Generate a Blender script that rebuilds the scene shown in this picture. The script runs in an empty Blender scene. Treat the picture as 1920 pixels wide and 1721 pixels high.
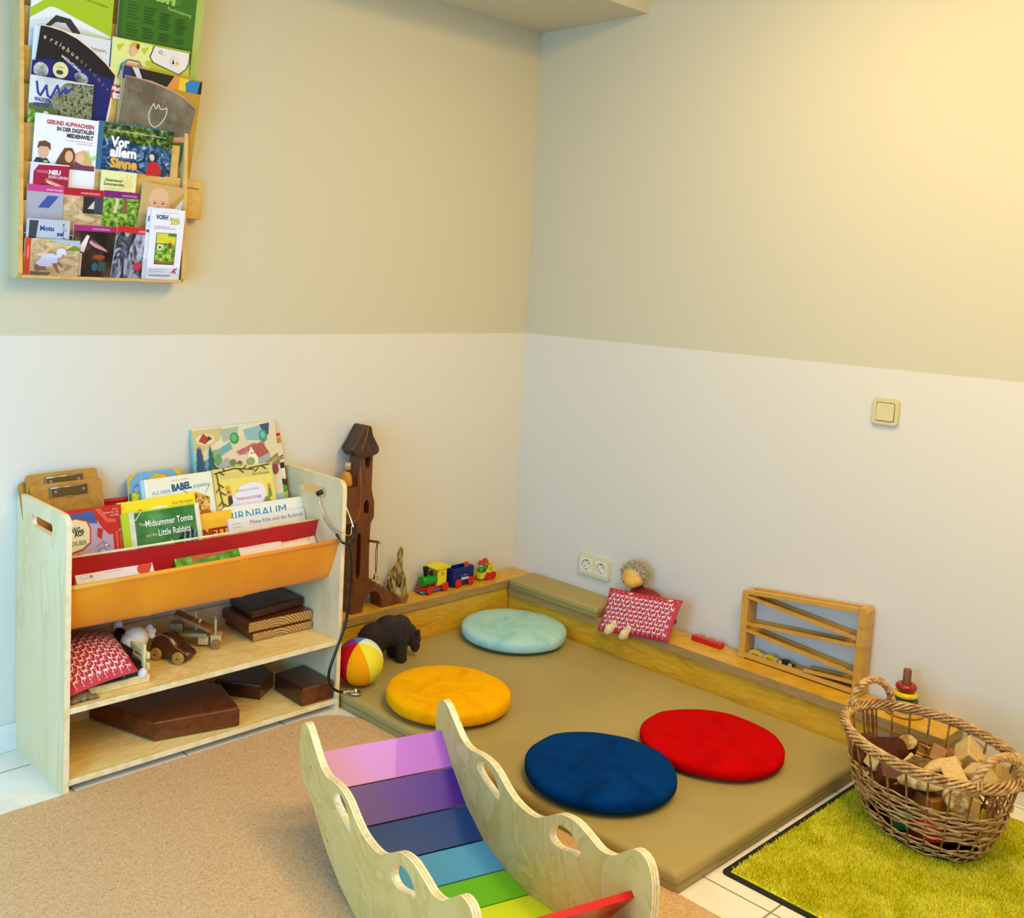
import bpy, bmesh, math, random
from mathutils import Vector, Matrix, noise
import numpy as np
random.seed(7)
PI = math.pi
S = bpy.context.scene
COL = S.collection

# ---------------------------------------------------------------- camera
def look_matrix(yaw, pitch, roll):
    cf = Vector((math.cos(yaw)*math.cos(pitch), math.sin(yaw)*math.cos(pitch), math.sin(pitch)))
    r = Vector((math.sin(yaw), -math.cos(yaw), 0)); d = cf.cross(r)
    rr = r*math.cos(roll) + d*math.sin(roll)
    dd = -r*math.sin(roll) + d*math.cos(roll)
    return rr, dd, cf
rr, dd, cf = look_matrix(math.radians(47.15721781), math.radians(-5.41251436), math.radians(-2.6957008))
cam_data = bpy.data.cameras.new('camera')
cam = bpy.data.objects.new('camera', cam_data); COL.objects.link(cam)
CAM = Vector((-3.1, -2.82757, 1.396))
m = Matrix((( rr.x, -dd.x, -cf.x, CAM.x), (rr.y, -dd.y, -cf.y, CAM.y), (rr.z, -dd.z, -cf.z, CAM.z), (0,0,0,1)))
cam.matrix_world = m
cam_data.sensor_fit = 'HORIZONTAL'; cam_data.sensor_width = 36.0
cam_data.lens = 1916.0/1920.0*36.0
cam_data.shift_x = 138.3/1920.0          # the photo is a crop: its optical centre is up and to the left
cam_data.shift_y = -163.4/1920.0
cam_data.clip_start = 0.05
S.camera = cam

# ---------------------------------------------------------------- view, world and lights
S.view_settings.view_transform = 'Standard'
S.view_settings.look = 'None'
S.view_settings.gamma = 1.0
S.view_settings.use_curve_mapping = False
S.view_settings.exposure = 0.0

def srgb(h):
    h = h.lstrip('#'); c = [int(h[i:i+2], 16)/255 for i in (0, 2, 4)]
    return [(x/12.92 if x <= .04045 else ((x+.055)/1.055)**2.4) for x in c]

world = bpy.data.worlds.new('room_ambience'); S.world = world; world.use_nodes = True
bg = world.node_tree.nodes['Background']
bg.inputs[0].default_value = (1.0, .86, .62, 1); bg.inputs[1].default_value = 0.42

def area(name, loc, target, w, h, color, power):
    l = bpy.data.lights.new(name, 'AREA'); l.shape = 'RECTANGLE'; l.size = w; l.size_y = h
    l.color = color; l.energy = power
    o = bpy.data.objects.new(name, l); COL.objects.link(o); o.location = loc
    o.rotation_euler = (Vector(target)-Vector(loc)).to_track_quat('-Z', 'Y').to_euler()
    return o
# ceiling lamps (one near the corner, one behind the photographer), an added broad fill over mid-room and daylight from the left
area('ceiling_lamp_corner', (-.85, -1.50, 2.55), (-.85, -1.45, 0), .30, .30, (1.0, .74, .38), 13)
area('ceiling_lamp_room', (-2.45, -3.2, 2.45), (-1.2, -.9, .5), .35, .35, (1.0, .80, .50), 8)
area('overhead_fill', (-1.3, -2.4, 2.70), (-1.1, -1.9, 0), 1.3, 1.3, (1.0, .75, .38), 70)  # soft overhead fill, added to brighten the floor
area('daylight_window', (-3.75, -1.35, 1.05), (-1.9, -.05, .75), 1.2, 1.5, (.14, .50, 1.0), 66)
area('daylight_terrace_door', (-4.15, -3.3, 1.0), (-1.8, 0, .45), 1.1, 1.9, (.26, .58, 1.0), 30)

# ---------------------------------------------------------------- materials
MATS = {}
def nmat(key):
    m = bpy.data.materials.new(key); m.use_nodes = True; MATS[key] = m
    nt = m.node_tree; b = nt.nodes['Principled BSDF']
    return m, nt, b
def L(nt, a, b): nt.links.new(a, b)
def coords(nt, scale=(1,1,1), rot=(0,0,0), src='Object'):
    tc = nt.nodes.new('ShaderNodeTexCoord'); mp = nt.nodes.new('ShaderNodeMapping')
    mp.inputs['Scale'].default_value = scale; mp.inputs['Rotation'].default_value = rot
    L(nt, tc.outputs[src], mp.inputs[0]); return mp.outputs[0]
def noise_n(nt, vec, scale, detail=3, rough=.55, dist=0):
    n = nt.nodes.new('ShaderNodeTexNoise'); n.inputs['Scale'].default_value = scale
    n.inputs['Detail'].default_value = detail; n.inputs['Roughness'].default_value = rough
    n.inputs['Distortion'].default_value = dist; L(nt, vec, n.inputs['Vector']); return n
def ramp(nt, fac, stops, interp='LINEAR'):
    r = nt.nodes.new('ShaderNodeValToRGB'); r.color_ramp.interpolation = interp
    e = r.color_ramp.elements
    while len(e) < len(stops): e.new(0.5)
    for i, (p, c) in enumerate(stops):
        e[i].position = p; e[i].color = (*srgb(c), 1) if isinstance(c, str) else (*c, 1)
    L(nt, fac, r.inputs[0]); return r.outputs[0]
def bump(nt, b, h, strength, dist=.001):
    bp = nt.nodes.new('ShaderNodeBump'); bp.inputs['Strength'].default_value = strength
    bp.inputs['Distance'].default_value = dist; L(nt, h, bp.inputs['Height']); L(nt, bp.outputs[0], b.inputs['Normal'])
def plain(hexc, rough=.6, metal=0, spec=.4, coat=0):
    key = 'paint_%s_%g_%g_%g' % (hexc.strip('#'), rough, metal, coat)
    if key in MATS: return MATS[key]
    m, nt, b = nmat(key)
    b.inputs['Base Color'].default_value = (*srgb(hexc), 1)
    b.inputs['Roughness'].default_value = rough; b.inputs['Metallic'].default_value = metal
    b.inputs['Specular IOR Level'].default_value = spec; b.inputs['Coat Weight'].default_value = coat
    return m
def wood(key, c1, c2, scale=(1,1,1), rot=(0,0,0), rough=.45, grain=14, bands=None, coat=0.0, fine=.25):
    if key in MATS: return MATS[key]
    m, nt, b = nmat(key)
    v = coords(nt, scale, rot)
    n1 = noise_n(nt, v, grain, 4, .6, 1.2)
    c = ramp(nt, n1.outputs['Fac'], bands or [(.30, c1), (.5, c2), (.62, c1), (.75, c2)])
    n2 = noise_n(nt, v, grain*9, 2, .5, .3)
    mx = nt.nodes.new('ShaderNodeMix'); mx.data_type = 'RGBA'; mx.blend_type = 'MULTIPLY'; mx.inputs[0].default_value = fine
    L(nt, c, mx.inputs[6]); c2o = ramp(nt, n2.outputs['Fac'], [(.3, '#9a8a70'), (.6, '#ffffff')]); L(nt, c2o, mx.inputs[7])
    L(nt, mx.outputs[2], b.inputs['Base Color'])
    b.inputs['Roughness'].default_value = rough; b.inputs['Coat Weight'].default_value = coat
    bump(nt, b, n2.outputs['Fac'], .12)
    return m
def mottled(key, stops, scale=20, rough=.9, detail=4, dist=0, bumpk=0, voronoi=False, vscale=(1,1,1), sheen=0, interp='LINEAR', bdist=.001, spec=.3):
    if key in MATS: return MATS[key]
    m, nt, b = nmat(key)
    v = coords(nt, vscale)
    if voronoi:
        n = nt.nodes.new('ShaderNodeTexVoronoi'); n.inputs['Scale'].default_value = scale
        n0 = noise_n(nt, v, scale*.8, 2); mxv = nt.nodes.new('ShaderNodeMix'); mxv.data_type = 'VECTOR'; mxv.inputs[0].default_value = .02
        L(nt, v, mxv.inputs[4]); L(nt, n0.outputs['Color'], mxv.inputs[5]); L(nt, mxv.outputs[1], n.inputs['Vector'])
        fac = n.outputs['Color']; sep = nt.nodes.new('ShaderNodeSeparateColor'); L(nt, fac, sep.inputs[0]); fac = sep.outputs[0]
    else:
        n = noise_n(nt, v, scale, detail, .6, dist); fac = n.outputs['Fac']
    L(nt, ramp(nt, fac, stops, interp), b.inputs['Base Color'])
    b.inputs['Roughness'].default_value = rough; b.inputs['Specular IOR Level'].default_value = spec
    b.inputs['Sheen Weight'].default_value = sheen
    if bumpk: bump(nt, b, fac, bumpk, bdist)
    return m
def felt(key, c, cd):
    if key in MATS: return MATS[key]
    m, nt, b = nmat(key); v = coords(nt, (1, 1, 1))
    n1 = noise_n(nt, v, 9, 5, .65, .8); n2 = noise_n(nt, v, 160, 3, .7, 1.5)
    mxf = nt.nodes.new('ShaderNodeMath'); mxf.operation = 'MULTIPLY_ADD'; mxf.inputs[1].default_value = .35
    L(nt, n2.outputs['Fac'], mxf.inputs[0]); L(nt, n1.outputs['Fac'], mxf.inputs[2])
    L(nt, ramp(nt, mxf.outputs[0], [(.45, cd), (.72, c)]), b.inputs['Base Color'])
    b.inputs['Roughness'].default_value = 1; b.inputs['Specular IOR Level'].default_value = .04
    bump(nt, b, n2.outputs['Fac'], .45, .002)
    return m

# ---------------------------------------------------------------- geometry helpers
def spline(pts, closed=True, n=6):
    P = [Vector(p) for p in pts]; out = []; N = len(P)
    rng = range(N) if closed else range(N-1)
    for i in rng:
        if closed: a, b, c, d = P[(i-1) % N], P[i], P[(i+1) % N], P[(i+2) % N]
        else: a, b, c, d = P[max(i-1, 0)], P[i], P[i+1], P[min(i+2, N-1)]
        for k in range(n):
            t = k/n
            out.append(.5*((2*b)+(-a+c)*t+(2*a-5*b+4*c-d)*t*t+(-a+3*b-3*c+d)*t**3))
    if not closed: out.append(P[-1].copy())
    return out
def rrect(x0, y0, x1, y1, r, n=5):
    out = []
    for cx, cy, a0 in ((x1-r, y1-r, 0), (x0+r, y1-r, 90), (x0+r, y0+r, 180), (x1-r, y0+r, 270)):
        for k in range(n+1):
            a = math.radians(a0+90*k/n); out.append((cx+r*math.cos(a), cy+r*math.sin(a)))
    return out
def ellipse(cx, cy, rx, ry, n=20, a0=0, a1=360, rot=0):
    o = []
    for k in range(n if a1-a0 >= 360 else n+1):
        a = math.radians(a0+(a1-a0)*k/n); x, y = rx*math.cos(a), ry*math.sin(a); c, s = math.cos(rot), math.sin(rot)
        o.append((cx+x*c-y*s, cy+x*s+y*c))
    return o
def frame(o, u, v):
    u = Vector(u).normalized(); v = Vector(v); w = u.cross(v).normalized(); v = w.cross(u).normalized()
    o = Vector(o)
    return Matrix(((u.x, v.x, w.x, o.x), (u.y, v.y, w.y, o.y), (u.z, v.z, w.z, o.z), (0, 0, 0, 1)))
XZ = lambda o: frame(o, (1, 0, 0), (0, 0, 1))     # faces the -y side of the room
YZ = lambda o: frame(o, (0, -1, 0), (0, 0, 1))    # faces the -x side of the room
XY = lambda o: frame(o, (1, 0, 0), (0, 1, 0))
I4 = Matrix.Identity(4)

class MB:
    def __init__(self): self.bm = bmesh.new(); self.mats = []
    def mi(self, m):
        if m not in self.mats: self.mats.append(m)
        return self.mats.index(m)
    def face(self, vs, m, smooth=False):
        try: f = self.bm.faces.new(vs)
        except ValueError: return None
        f.material_index = self.mi(m); f.smooth = smooth; return f
    def box(self, p0, p1, m, M=I4, bev=0, seg=2):
        x0, y0, z0 = p0; x1, y1, z1 = p1
        x0, x1 = min(x0, x1), max(x0, x1); y0, y1 = min(y0, y1), max(y0, y1); z0, z1 = min(z0, z1), max(z0, z1)
        v = [self.bm.verts.new(M @ Vector(c)) for c in ((x0,y0,z0),(x1,y0,z0),(x1,y1,z0),(x0,y1,z0),(x0,y0,z1),(x1,y0,z1),(x1,y1,z1),(x0,y1,z1))]
        fs = [self.face([v[i] for i in q], m) for q in ((0,3,2,1),(4,5,6,7),(0,1,5,4),(1,2,6,5),(2,3,7,6),(3,0,4,7))]
        if bev:
            es = list({e for f in fs for e in f.edges})
            r = bmesh.ops.bevel(self.bm, geom=es, offset=bev, segments=seg, profile=.5, affect='EDGES')
            for f in r['faces']: f.smooth = True; f.material_index = self.mi(m)
        return self
    def prism(self, outer, M, w0, w1, m, side=None, holes=(), smooth_side=False, bev=0):
        """outline in the frame's u,v plane, extruded between w0 and w1"""
        side = side or m; loops = [outer]+list(holes); edges = []; rings = []
        for lp in loops:
            vs = [self.bm.verts.new(M @ Vector((p[0], p[1], w1))) for p in lp]; rings.append(vs)
            for i in range(len(vs)): edges.append(self.bm.edges.new((vs[i], vs[(i+1) % len(vs)])))
        if holes:
            r = bmesh.ops.triangle_fill(self.bm, edges=edges, use_beauty=True)
            top = [g for g in r['geom'] if isinstance(g, bmesh.types.BMFace)]
        else:
            top = [self.bm.faces.new(rings[0])]
        W = (M.to_3x3() @ Vector((0, 0, 1)))*(1 if w1 > w0 else -1)
        for f in top:
            f.normal_update()
            if f.normal.dot(W) < 0: f.normal_flip()
            f.material_index = self.mi(m)
        vmap = {}
        for vs in rings:
            for v in vs:
                vmap[v] = self.bm.verts.new(v.co + (M.to_3x3() @ Vector((0, 0, w0-w1))))
        for f in top:
            g = self.bm.faces.new([vmap[v] for v in reversed(f.verts)]); g.material_index = self.mi(m)
        for k, vs in enumerate(rings):
            for i in range(len(vs)):
                a, b = vs[i], vs[(i+1) % len(vs)]
                self.face([a, b, vmap[b], vmap[a]], side, smooth_side)
        return self
    def flat(self, pts, M, w, m):
        vs = [self.bm.verts.new(M @ Vector((p[0], p[1], w))) for p in pts]
        f = self.face(vs, m)
        if f:
            f.normal_update()
            if f.normal.dot(M.to_3x3() @ Vector((0, 0, 1))) < 0: f.normal_flip()
        return self
    def rings(self, rings, m, cap0=True, cap1=True, smooth=True, closed=False):
        R = [[self.bm.verts.new(p) for p in r] for r in rings]; n = len(R[0])
        rng = range(len(R)) if closed else range(len(R)-1)
        for i in rng:
            a, b = R[i], R[(i+1) % len(R)]
            for k in range(n): self.face([a[k], a[(k+1) % n], b[(k+1) % n], b[k]], m, smooth)
        if not closed:
            if cap0: self.face(list(reversed(R[0])), m)
            if cap1: self.face(R[-1], m)
        return self
    def tube(self, pts, r, m, n=8, closed=False, M=I4):
        P = [M @ Vector(p) for p in pts]; N = len(P); rr_ = r if isinstance(r, (list, tuple)) else [r]*N
        up = None; rings = []
        for i in range(N):
            t = (P[(i+1) % N]-P[i-1]) if closed else (P[min(i+1, N-1)]-P[max(i-1, 0)])
            if t.length < 1e-9: t = Vector((0, 0, 1))
            t.normalize()
            if up is None:
                up = Vector((0, 0, 1)) if abs(t.z) < .9 else Vector((1, 0, 0))
            u = (up - t*up.dot(t)); u.normalize(); up = u; v = t.cross(u)
            rings.append([P[i]+(u*math.cos(2*PI*k/n)+v*math.sin(2*PI*k/n))*rr_[i] for k in range(n)])
        return self.rings(rings, m, closed=closed)
    def lathe(self, prof, m, M=I4, n=24):
        """profile (r, z) spun about the local z axis"""
        rings = [[M @ Vector((max(r, 1e-5)*math.cos(2*PI*k/n), max(r, 1e-5)*math.sin(2*PI*k/n), z)) for k in range(n)] for r, z in prof]
        return self.rings(rings, m)
    def ball(self, c, r, m, M=I4, n=16, rot=None):
        if not hasattr(r, '__len__'): r = (r, r, r)
        T = M @ Matrix.Translation(c) @ (rot.to_4x4() if rot is not None else I4)
        rings = []
        for i in range(n//2+1):
            th = PI*i/(n//2); s_ = max(math.sin(th), 1e-3); z = -math.cos(th)
            rings.append([T @ Vector((r[0]*s_*math.cos(2*PI*k/n), r[1]*s_*math.sin(2*PI*k/n), r[2]*z)) for k in range(n)])
        return self.rings(rings, m)
    def cyl(self, a, b, r, m, n=16, M=I4, bev=0):
        a, b = Vector(a), Vector(b); d = (b-a); l = d.length; d.normalize()
        q = Vector((0, 0, 1)).rotation_difference(d).to_matrix().to_4x4()
        T = M @ Matrix.Translation(a) @ q
        bev = bev or min(r, l)*.08
        R = [[T @ Vector((rr_*math.cos(2*PI*k/n), rr_*math.sin(2*PI*k/n), z)) for k in range(n)] for rr_, z in ((r-bev, 0), (r, bev), (r, l-bev), (r-bev, l))]
        return self.rings(R, m)
    def text(self, s, M, u, v, h, m, rot=0, bold=0, maxw=None, align='LEFT', w=.0006, sx=1, shear=0):
        cu = bpy.data.curves.new('t', 'FONT'); cu.body = s; cu.size = 1; cu.offset = bold; cu.resolution_u = 2; cu.shear = shear
        ob = bpy.data.objects.new('t', cu); me = bpy.data.meshes.new_from_object(ob)
        if not me.vertices: return self
        xs = [p.co.x for p in me.vertices]; x0, x1 = min(xs), max(xs)
        k = h/.72; kx = k*sx
        if maxw and (x1-x0)*kx > maxw: kx = maxw/(x1-x0)
        off = {'LEFT': -x0, 'CENTER': -(x0+x1)/2, 'RIGHT': -x1}[align]
        T = M @ Matrix.Translation((u, v, w)) @ Matrix.Rotation(rot, 4, 'Z')
        vs = [self.bm.verts.new(T @ Vector(((p.co.x+off)*kx, p.co.y*k, 0))) for p in me.vertices]
        for p in me.polygons: self.face([vs[i] for i in p.vertices], m)
        bpy.data.objects.remove(ob); bpy.data.curves.remove(cu); bpy.data.meshes.remove(me)
        return self
    def build(self, name, parent=None, label=None, T=None, kind=None):
        me = bpy.data.meshes.new(name)
        if T is not None: bmesh.ops.transform(self.bm, matrix=T, verts=self.bm.verts)
        self.bm.normal_update(); self.bm.to_mesh(me); self.bm.free()
        for m_ in self.mats: me.materials.append(m_)
        o = bpy.data.objects.new(name, me); COL.objects.link(o)
        if parent is not None: o.parent = parent
        if label: o['label'] = label
        if kind: o['kind'] = kind
        return o
def thing(name, label, cat, loc=(0, 0, 0), rotz=0, group=None, M=None):
    o = bpy.data.objects.new(name, None); COL.objects.link(o); o.empty_display_size = .02
    o.matrix_world = M if M is not None else Matrix.Translation(loc) @ Matrix.Rotation(rotz, 4, 'Z')
    o['label'] = label; o['category'] = cat
    if group: o['group'] = group
    return o
def tag(o, label, cat, group=None, kind=None):
    o['label'] = label; o['category'] = cat
    if group: o['group'] = group
    if kind: o['kind'] = kind
    return o
def struct(mb, name, label=None):
    o = mb.build(name); o['kind'] = 'structure'
    if label: o['label'] = label
    return o
def inv(root): return root.matrix_world.inverted()
def blend(mb, name, parent, T=None, voxel=.004, smooth=6, disp=0):
    """fuse overlapping volumes into one continuous surface"""
    o = mb.build('tmp', T=T)
    r = o.modifiers.new('r', 'REMESH'); r.mode = 'VOXEL'; r.voxel_size = voxel; r.use_smooth_shade = True
    s_ = o.modifiers.new('s', 'SMOOTH'); s_.iterations = smooth; s_.factor = .5
    bpy.context.view_layer.update()
    me = bpy.data.meshes.new_from_object(o.evaluated_get(bpy.context.evaluated_depsgraph_get()))
    me.name = name
    n = bpy.data.objects.new(name, me); COL.objects.link(n)
    bpy.data.objects.remove(o)
    if not me.materials: me.materials.append(mb.mats[0])
    for p in me.polygons: p.use_smooth = True; p.material_index = 0
    if parent is not None: n.parent = parent
    return n

BIRCH = wood('birch_plywood', '#dcc594', '#e3cfa0', (1.6, 1.6, .5), grain=1.3, rough=.42, fine=.06, bands=[(.40, '#e6cb96'), (.47, '#dec286'), (.485, '#e7cd9a'), (.60, '#e2c78f'), (.62, '#dbbf82'), (.64, '#e8cf9e')])
BIRCHW = wood('birch_plywood_warm', '#d2b26a', '#ddbf7b', (1, 2.5, 1), grain=3.2, rough=.42, fine=.08, bands=[(.38, '#f0cf80'), (.47, '#e6c06a'), (.5, '#f3d58a'), (.62, '#ebc876'), (.66, '#f4d78e')])
def ply_edge():
    m, nt, b = nmat('plywood_edge'); v = coords(nt, (1, 1, 1))
    n = noise_n(nt, v, 25, 2); L(nt, ramp(nt, n.outputs['Fac'], [(.35, '#e2cb92'), (.55, '#f0dfb2')]), b.inputs['Base Color'])
    b.inputs['Roughness'].default_value = .5
    return m
PLY = ply_edge()

# ================================================================ the room
def wall_mat():
    m, nt, b = nmat('painted_wall'); tc = nt.nodes.new('ShaderNodeTexCoord')
    sep = nt.nodes.new('ShaderNodeSeparateXYZ'); L(nt, tc.outputs['Object'], sep.inputs[0])
    n = noise_n(nt, tc.outputs['Object'], 60, 4); n2 = noise_n(nt, tc.outputs['Object'], 8, 2)
    add = nt.nodes.new('ShaderNodeMath'); add.operation = 'MULTIPLY_ADD'; add.inputs[1].default_value = .004; L(nt, n2.outputs['Fac'], add.inputs[0]); L(nt, sep.outputs['Z'], add.inputs[2])
    mr = nt.nodes.new('ShaderNodeMapRange'); mr.inputs['From Min'].default_value = 1.1770; mr.inputs['From Max'].default_value = 1.1800
    L(nt, add.outputs[0], mr.inputs['Value'])
    mx = nt.nodes.new('ShaderNodeMix'); mx.data_type = 'RGBA'; L(nt, mr.outputs[0], mx.inputs[0])
    mx.inputs[6].default_value = (*srgb('#dad3bf'), 1); mx.inputs[7].default_value = (*srgb('#cbc2a2'), 1)
    L(nt, mx.outputs[2], b.inputs['Base Color']); b.inputs['Roughness'].default_value = .9; b.inputs['Specular IOR Level'].default_value = .2
    bump(nt, b, n.outputs['Fac'], .25, .0015); return m
WALL = wall_mat()
WHITE = plain('#d6cfbc', .9)
mb = MB(); mb.box((-4.6, 0, 0), (.12, .12, 2.75), WALL); struct(mb, 'wall_back', 'left-hand wall, white below and beige above a faint paint line')
mb = MB(); mb.box((0, -3.6, 0), (.12, 0, 2.75), WALL); struct(mb, 'wall_right', 'right-hand wall, white below and beige above a faint paint line')
mb = MB(); mb.box((-4.6, -3.6, 2.75), (.12, .12, 2.85), WHITE); struct(mb, 'ceiling')
mb = MB(); mb.box((-2.75, -.51, 2.372), (0, 0, 2.75), plain('#cbc2a2', .9)); struct(mb, 'beam', 'boxed-in soffit along the top of the left-hand wall')

def tile_mat():
    m, nt, b = nmat('floor_tiles'); tc = nt.nodes.new('ShaderNodeTexCoord')
    mp = nt.nodes.new('ShaderNodeMapping'); mp.inputs['Location'].default_value = (1.023, .117, 0)
    L(nt, tc.outputs['Object'], mp.inputs[0])
    br = nt.nodes.new('ShaderNodeTexBrick'); br.offset = 0; br.squash = 1
    br.inputs['Scale'].default_value = 1; br.inputs['Brick Width'].default_value = .3315; br.inputs['Row Height'].default_value = .3315
    br.inputs['Mortar Size'].default_value = .0028; br.inputs['Mortar Smooth'].default_value = .2
    L(nt, mp.outputs[0], br.inputs['Vector'])
    n = noise_n(nt, tc.outputs['Object'], 5, 6, .6, .5)
    c = ramp(nt, n.outputs['Fac'], [(.3, '#d8cdb4'), (.5, '#e9e0cb'), (.7, '#efe8d6')])
    mx = nt.nodes.new('ShaderNodeMix'); mx.data_type = 'RGBA'; L(nt, br.outputs['Fac'], mx.inputs[0])
    L(nt, c, mx.inputs[6]); mx.inputs[7].default_value = (*srgb('#8b846f'), 1); L(nt, mx.outputs[2], b.inputs['Base Color'])
    b.inputs['Roughness'].default_value = .35; return m
TILE = tile_mat()
mb = MB(); mb.box((-4.6, -3.6, -.05), (.12, .12, 0), TILE); struct(mb, 'floor', 'pale cream floor tiles with grey joints')
SK = mottled('skirting_tile', [(.3, '#d9d2c0'), (.7, '#e8e2d2')], 7, .4)
mb = MB(); mb.box((-4.6, -.009, 0), (0, 0, .079), SK, bev=.002); struct(mb, 'baseboard_back')
mb = MB(); mb.box((-.009, -3.6, 0), (0, 0, .079), SK, bev=.002); struct(mb, 'baseboard_right')

# ---------------------------------------------------------------- cork mat on the floor
def cork_mat():
    m, nt, b = nmat('cork'); v = coords(nt)
    n1 = noise_n(nt, v, 170, 3, .7, 1.6); n2 = noise_n(nt, v, 3, 2)
    c = ramp(nt, n1.outputs['Fac'], [(.30, '#9c7343'), (.42, '#bd935e'), (.55, '#cda775'), (.72, '#dcbd90')])
    L(nt, c, b.inputs['Base Color']); b.inputs['Roughness'].default_value = .85
    bump(nt, b, n1.outputs['Fac'], .3, .001); return m
CORK = cork_mat()
out = [(-3.9, -3.4), (-1.137, -3.4), (-1.137, -.52)] + [(-1.137-.16*(1-math.cos(math.radians(a))), -.50+.16*math.sin(math.radians(a))) for a in range(10, 91, 10)]
out += [(-3.9, -.341)]
mb = MB(); mb.prism(out, I4, 0, .006, CORK, plain('#c9b58c', .8)); o = mb.build('cork_mat')
tag(o, 'large tan cork mat covering the floor in front of the bookshelf', 'mat')

# ---------------------------------------------------------------- benches along the walls
BENCH = wood('bench_plywood', '#c2963f', '#d2aa55', (.8, .8, 4), grain=3.4, rough=.38, bands=[(.3, '#cc9418'), (.5, '#dca828'), (.62, '#d29c1e'), (.75, '#e2b234')])
BENCHE = mottled('bench_edge', [(.3, '#8a6a34'), (.5, '#a5834a'), (.7, '#b8965a')], 9, .6, vscale=(1.5, 1.5, 60))
root = thing('wall_bench', 'low plywood ledge along the left-hand wall holding the toy tower and train', 'bench', (-.6, -.06, 0))
T = inv(root)
mb = MB(); mb.box((-1.135, -.119, .166), (-.001, -.0095, .196), BENCHE, bev=.0015)
mb.flat([(-1.1345, -.1188), (-.0015, -.1188), (-.0015, -.01), (-1.1345, -.01)], XY((0, 0, 0)), .1963, BENCH); mb.build('bench_top', root, T=T)
mb = MB(); mb.box((-1.135, -.112, .0), (-.142, -.094, .166), BENCH); mb.build('front_board', root, T=T)
root = thing('wall_bench', 'low plywood ledge along the right-hand wall holding the doll and the ramp toy', 'bench', (-.075, -.95, 0))
T = inv(root)
mb = MB(); mb.box((-.151, -1.80, .138), (-.0095, -.120, .168), BENCHE, bev=.0015)
mb.flat([(-.1508, -1.7998), (-.0100, -1.7998), (-.0100, -.1202), (-.1508, -.1202)], XY((0, 0, 0)), .1683, BENCH); mb.build('bench_top', root, T=T)
mb = MB(); mb.box((-.140, -1.79, .0), (-.122, -.113, .138), BENCH); mb.build('front_board', root, T=T)
mb = MB(); mb.box((-.122, -1.79, .0), (-.012, -1.772, .138), BENCHE); mb.build('end_board', root, T=T)

# ---------------------------------------------------------------- padded floor mat, bench pad
def leather(key, c1, c2):
    m, nt, b = nmat(key); v = coords(nt)
    n1 = noise_n(nt, v, 320, 2); n2 = noise_n(nt, v, 2.2, 3)
    L(nt, ramp(nt, n2.outputs['Fac'], [(.3, c1), (.7, c2)]), b.inputs['Base Color'])
    b.inputs['Roughness'].default_value = .58; bump(nt, b, n1.outputs['Fac'], .18, .0006); return m
VINYL = leather('beige_vinyl', '#a08b4c', '#ac9755')
PIPE = plain('#85733f', .6)
def pad(root, x0, y0, x1, y1, z0, z1, r, part, corner=.01):
    """soft slab with rounded upper edges and a seam round the side"""
    mb = MB(); h = z1-z0; N = 6; rings = []
    prof = [(.004, 0), (0, .10*h), (.001, .42*h), (0, h-r)]+[(r*(1-math.cos(math.radians(a))), h-r+r*math.sin(math.radians(a))) for a in (20, 40, 60, 80, 90)]
    for ins, z in prof:
        pts = rrect(x0+ins, y0+ins, x1-ins, y1-ins, max(corner-ins*.3, .004), 4)
        rings.append([Vector((p[0], p[1], z0+z)) for p in pts])
    mb.rings(rings, VINYL); mb.build(part, root, T=inv(root))
    mb = MB(); pts = [Vector((p[0], p[1], z0+.45*h)) for p in rrect(x0-.0005, y0-.0005, x1+.0005, y1+.0005, corner, 4)]
    mb.tube(pts, .0016, PIPE, 6, closed=True); mb.build('seam', root, T=inv(root))
root = thing('floor_mattress', 'large beige vinyl play mattress lying in the corner of the room', 'mattress', (-.64, -.86, 0))
pad(root, -1.142, -1.603, -.1425, -.1145, .0005, .052, .016, 'cover', .014)
root = thing('bench_pad', 'small beige vinyl pad on the right-hand ledge beside the corner', 'cushion', (-.08, -.34, .1685))
pad(root, -.160, -.572, -.012, -.128, .1687, .206, .008, 'cover', .006)

# ---------------------------------------------------------------- felt cushions
def cushion(label, x, y, r, h, mat, seed):
    root = thing('felt_cushion', label, 'cushion', (x, y, .052), 0, 'round felt cushions on the play mattress')
    mb = MB(); rings = []; n = 64
    for i in range(15):
        a = -PI/2+PI*i/14
        rr_ = r*(1-(1-abs(math.cos(a)))**1.6*1.0) if i not in (0, 14) else .004
        z = h + h*math.copysign(abs(math.sin(a))**.8, math.sin(a))
        ring = []
        for k in range(n):
            t = 2*PI*k/n; nn = noise.noise(Vector((math.cos(t)*1.6+seed, math.sin(t)*1.6, z*14)))
            q = rr_*(1+.018*nn*min(1, rr_/r)); dz = .0035*noise.noise(Vector((q*math.cos(t)*14+seed, q*math.sin(t)*14, 3))) if a > .3 else 0
            ring.append(Vector((q*math.cos(t), q*math.sin(t), max(.0005, z+dz))))
        rings.append(ring)
    mb.rings(rings, mat); mb.build('felt_body', root)
cushion('turquoise round felt cushion in the far corner of the beige mattress', -.327, -.322, .197, .033, felt('felt_teal', '#acd2c4', '#88bfb6'), 1)
cushion('mustard yellow round felt cushion behind the rainbow rocker', -.937, -.611, .196, .036, felt('felt_mustard', '#f4ae02', '#e09402'), 5)
cushion('red round felt cushion near the basket side of the mattress', -.53, -1.301, .205, .026, felt('felt_red', '#c00404', '#aa0202'), 9)
cushion('dark blue round felt cushion on the front edge of the mattress', -.935, -1.212, .206, .030, felt('felt_blue', '#023570', '#012452'), 13)

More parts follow.
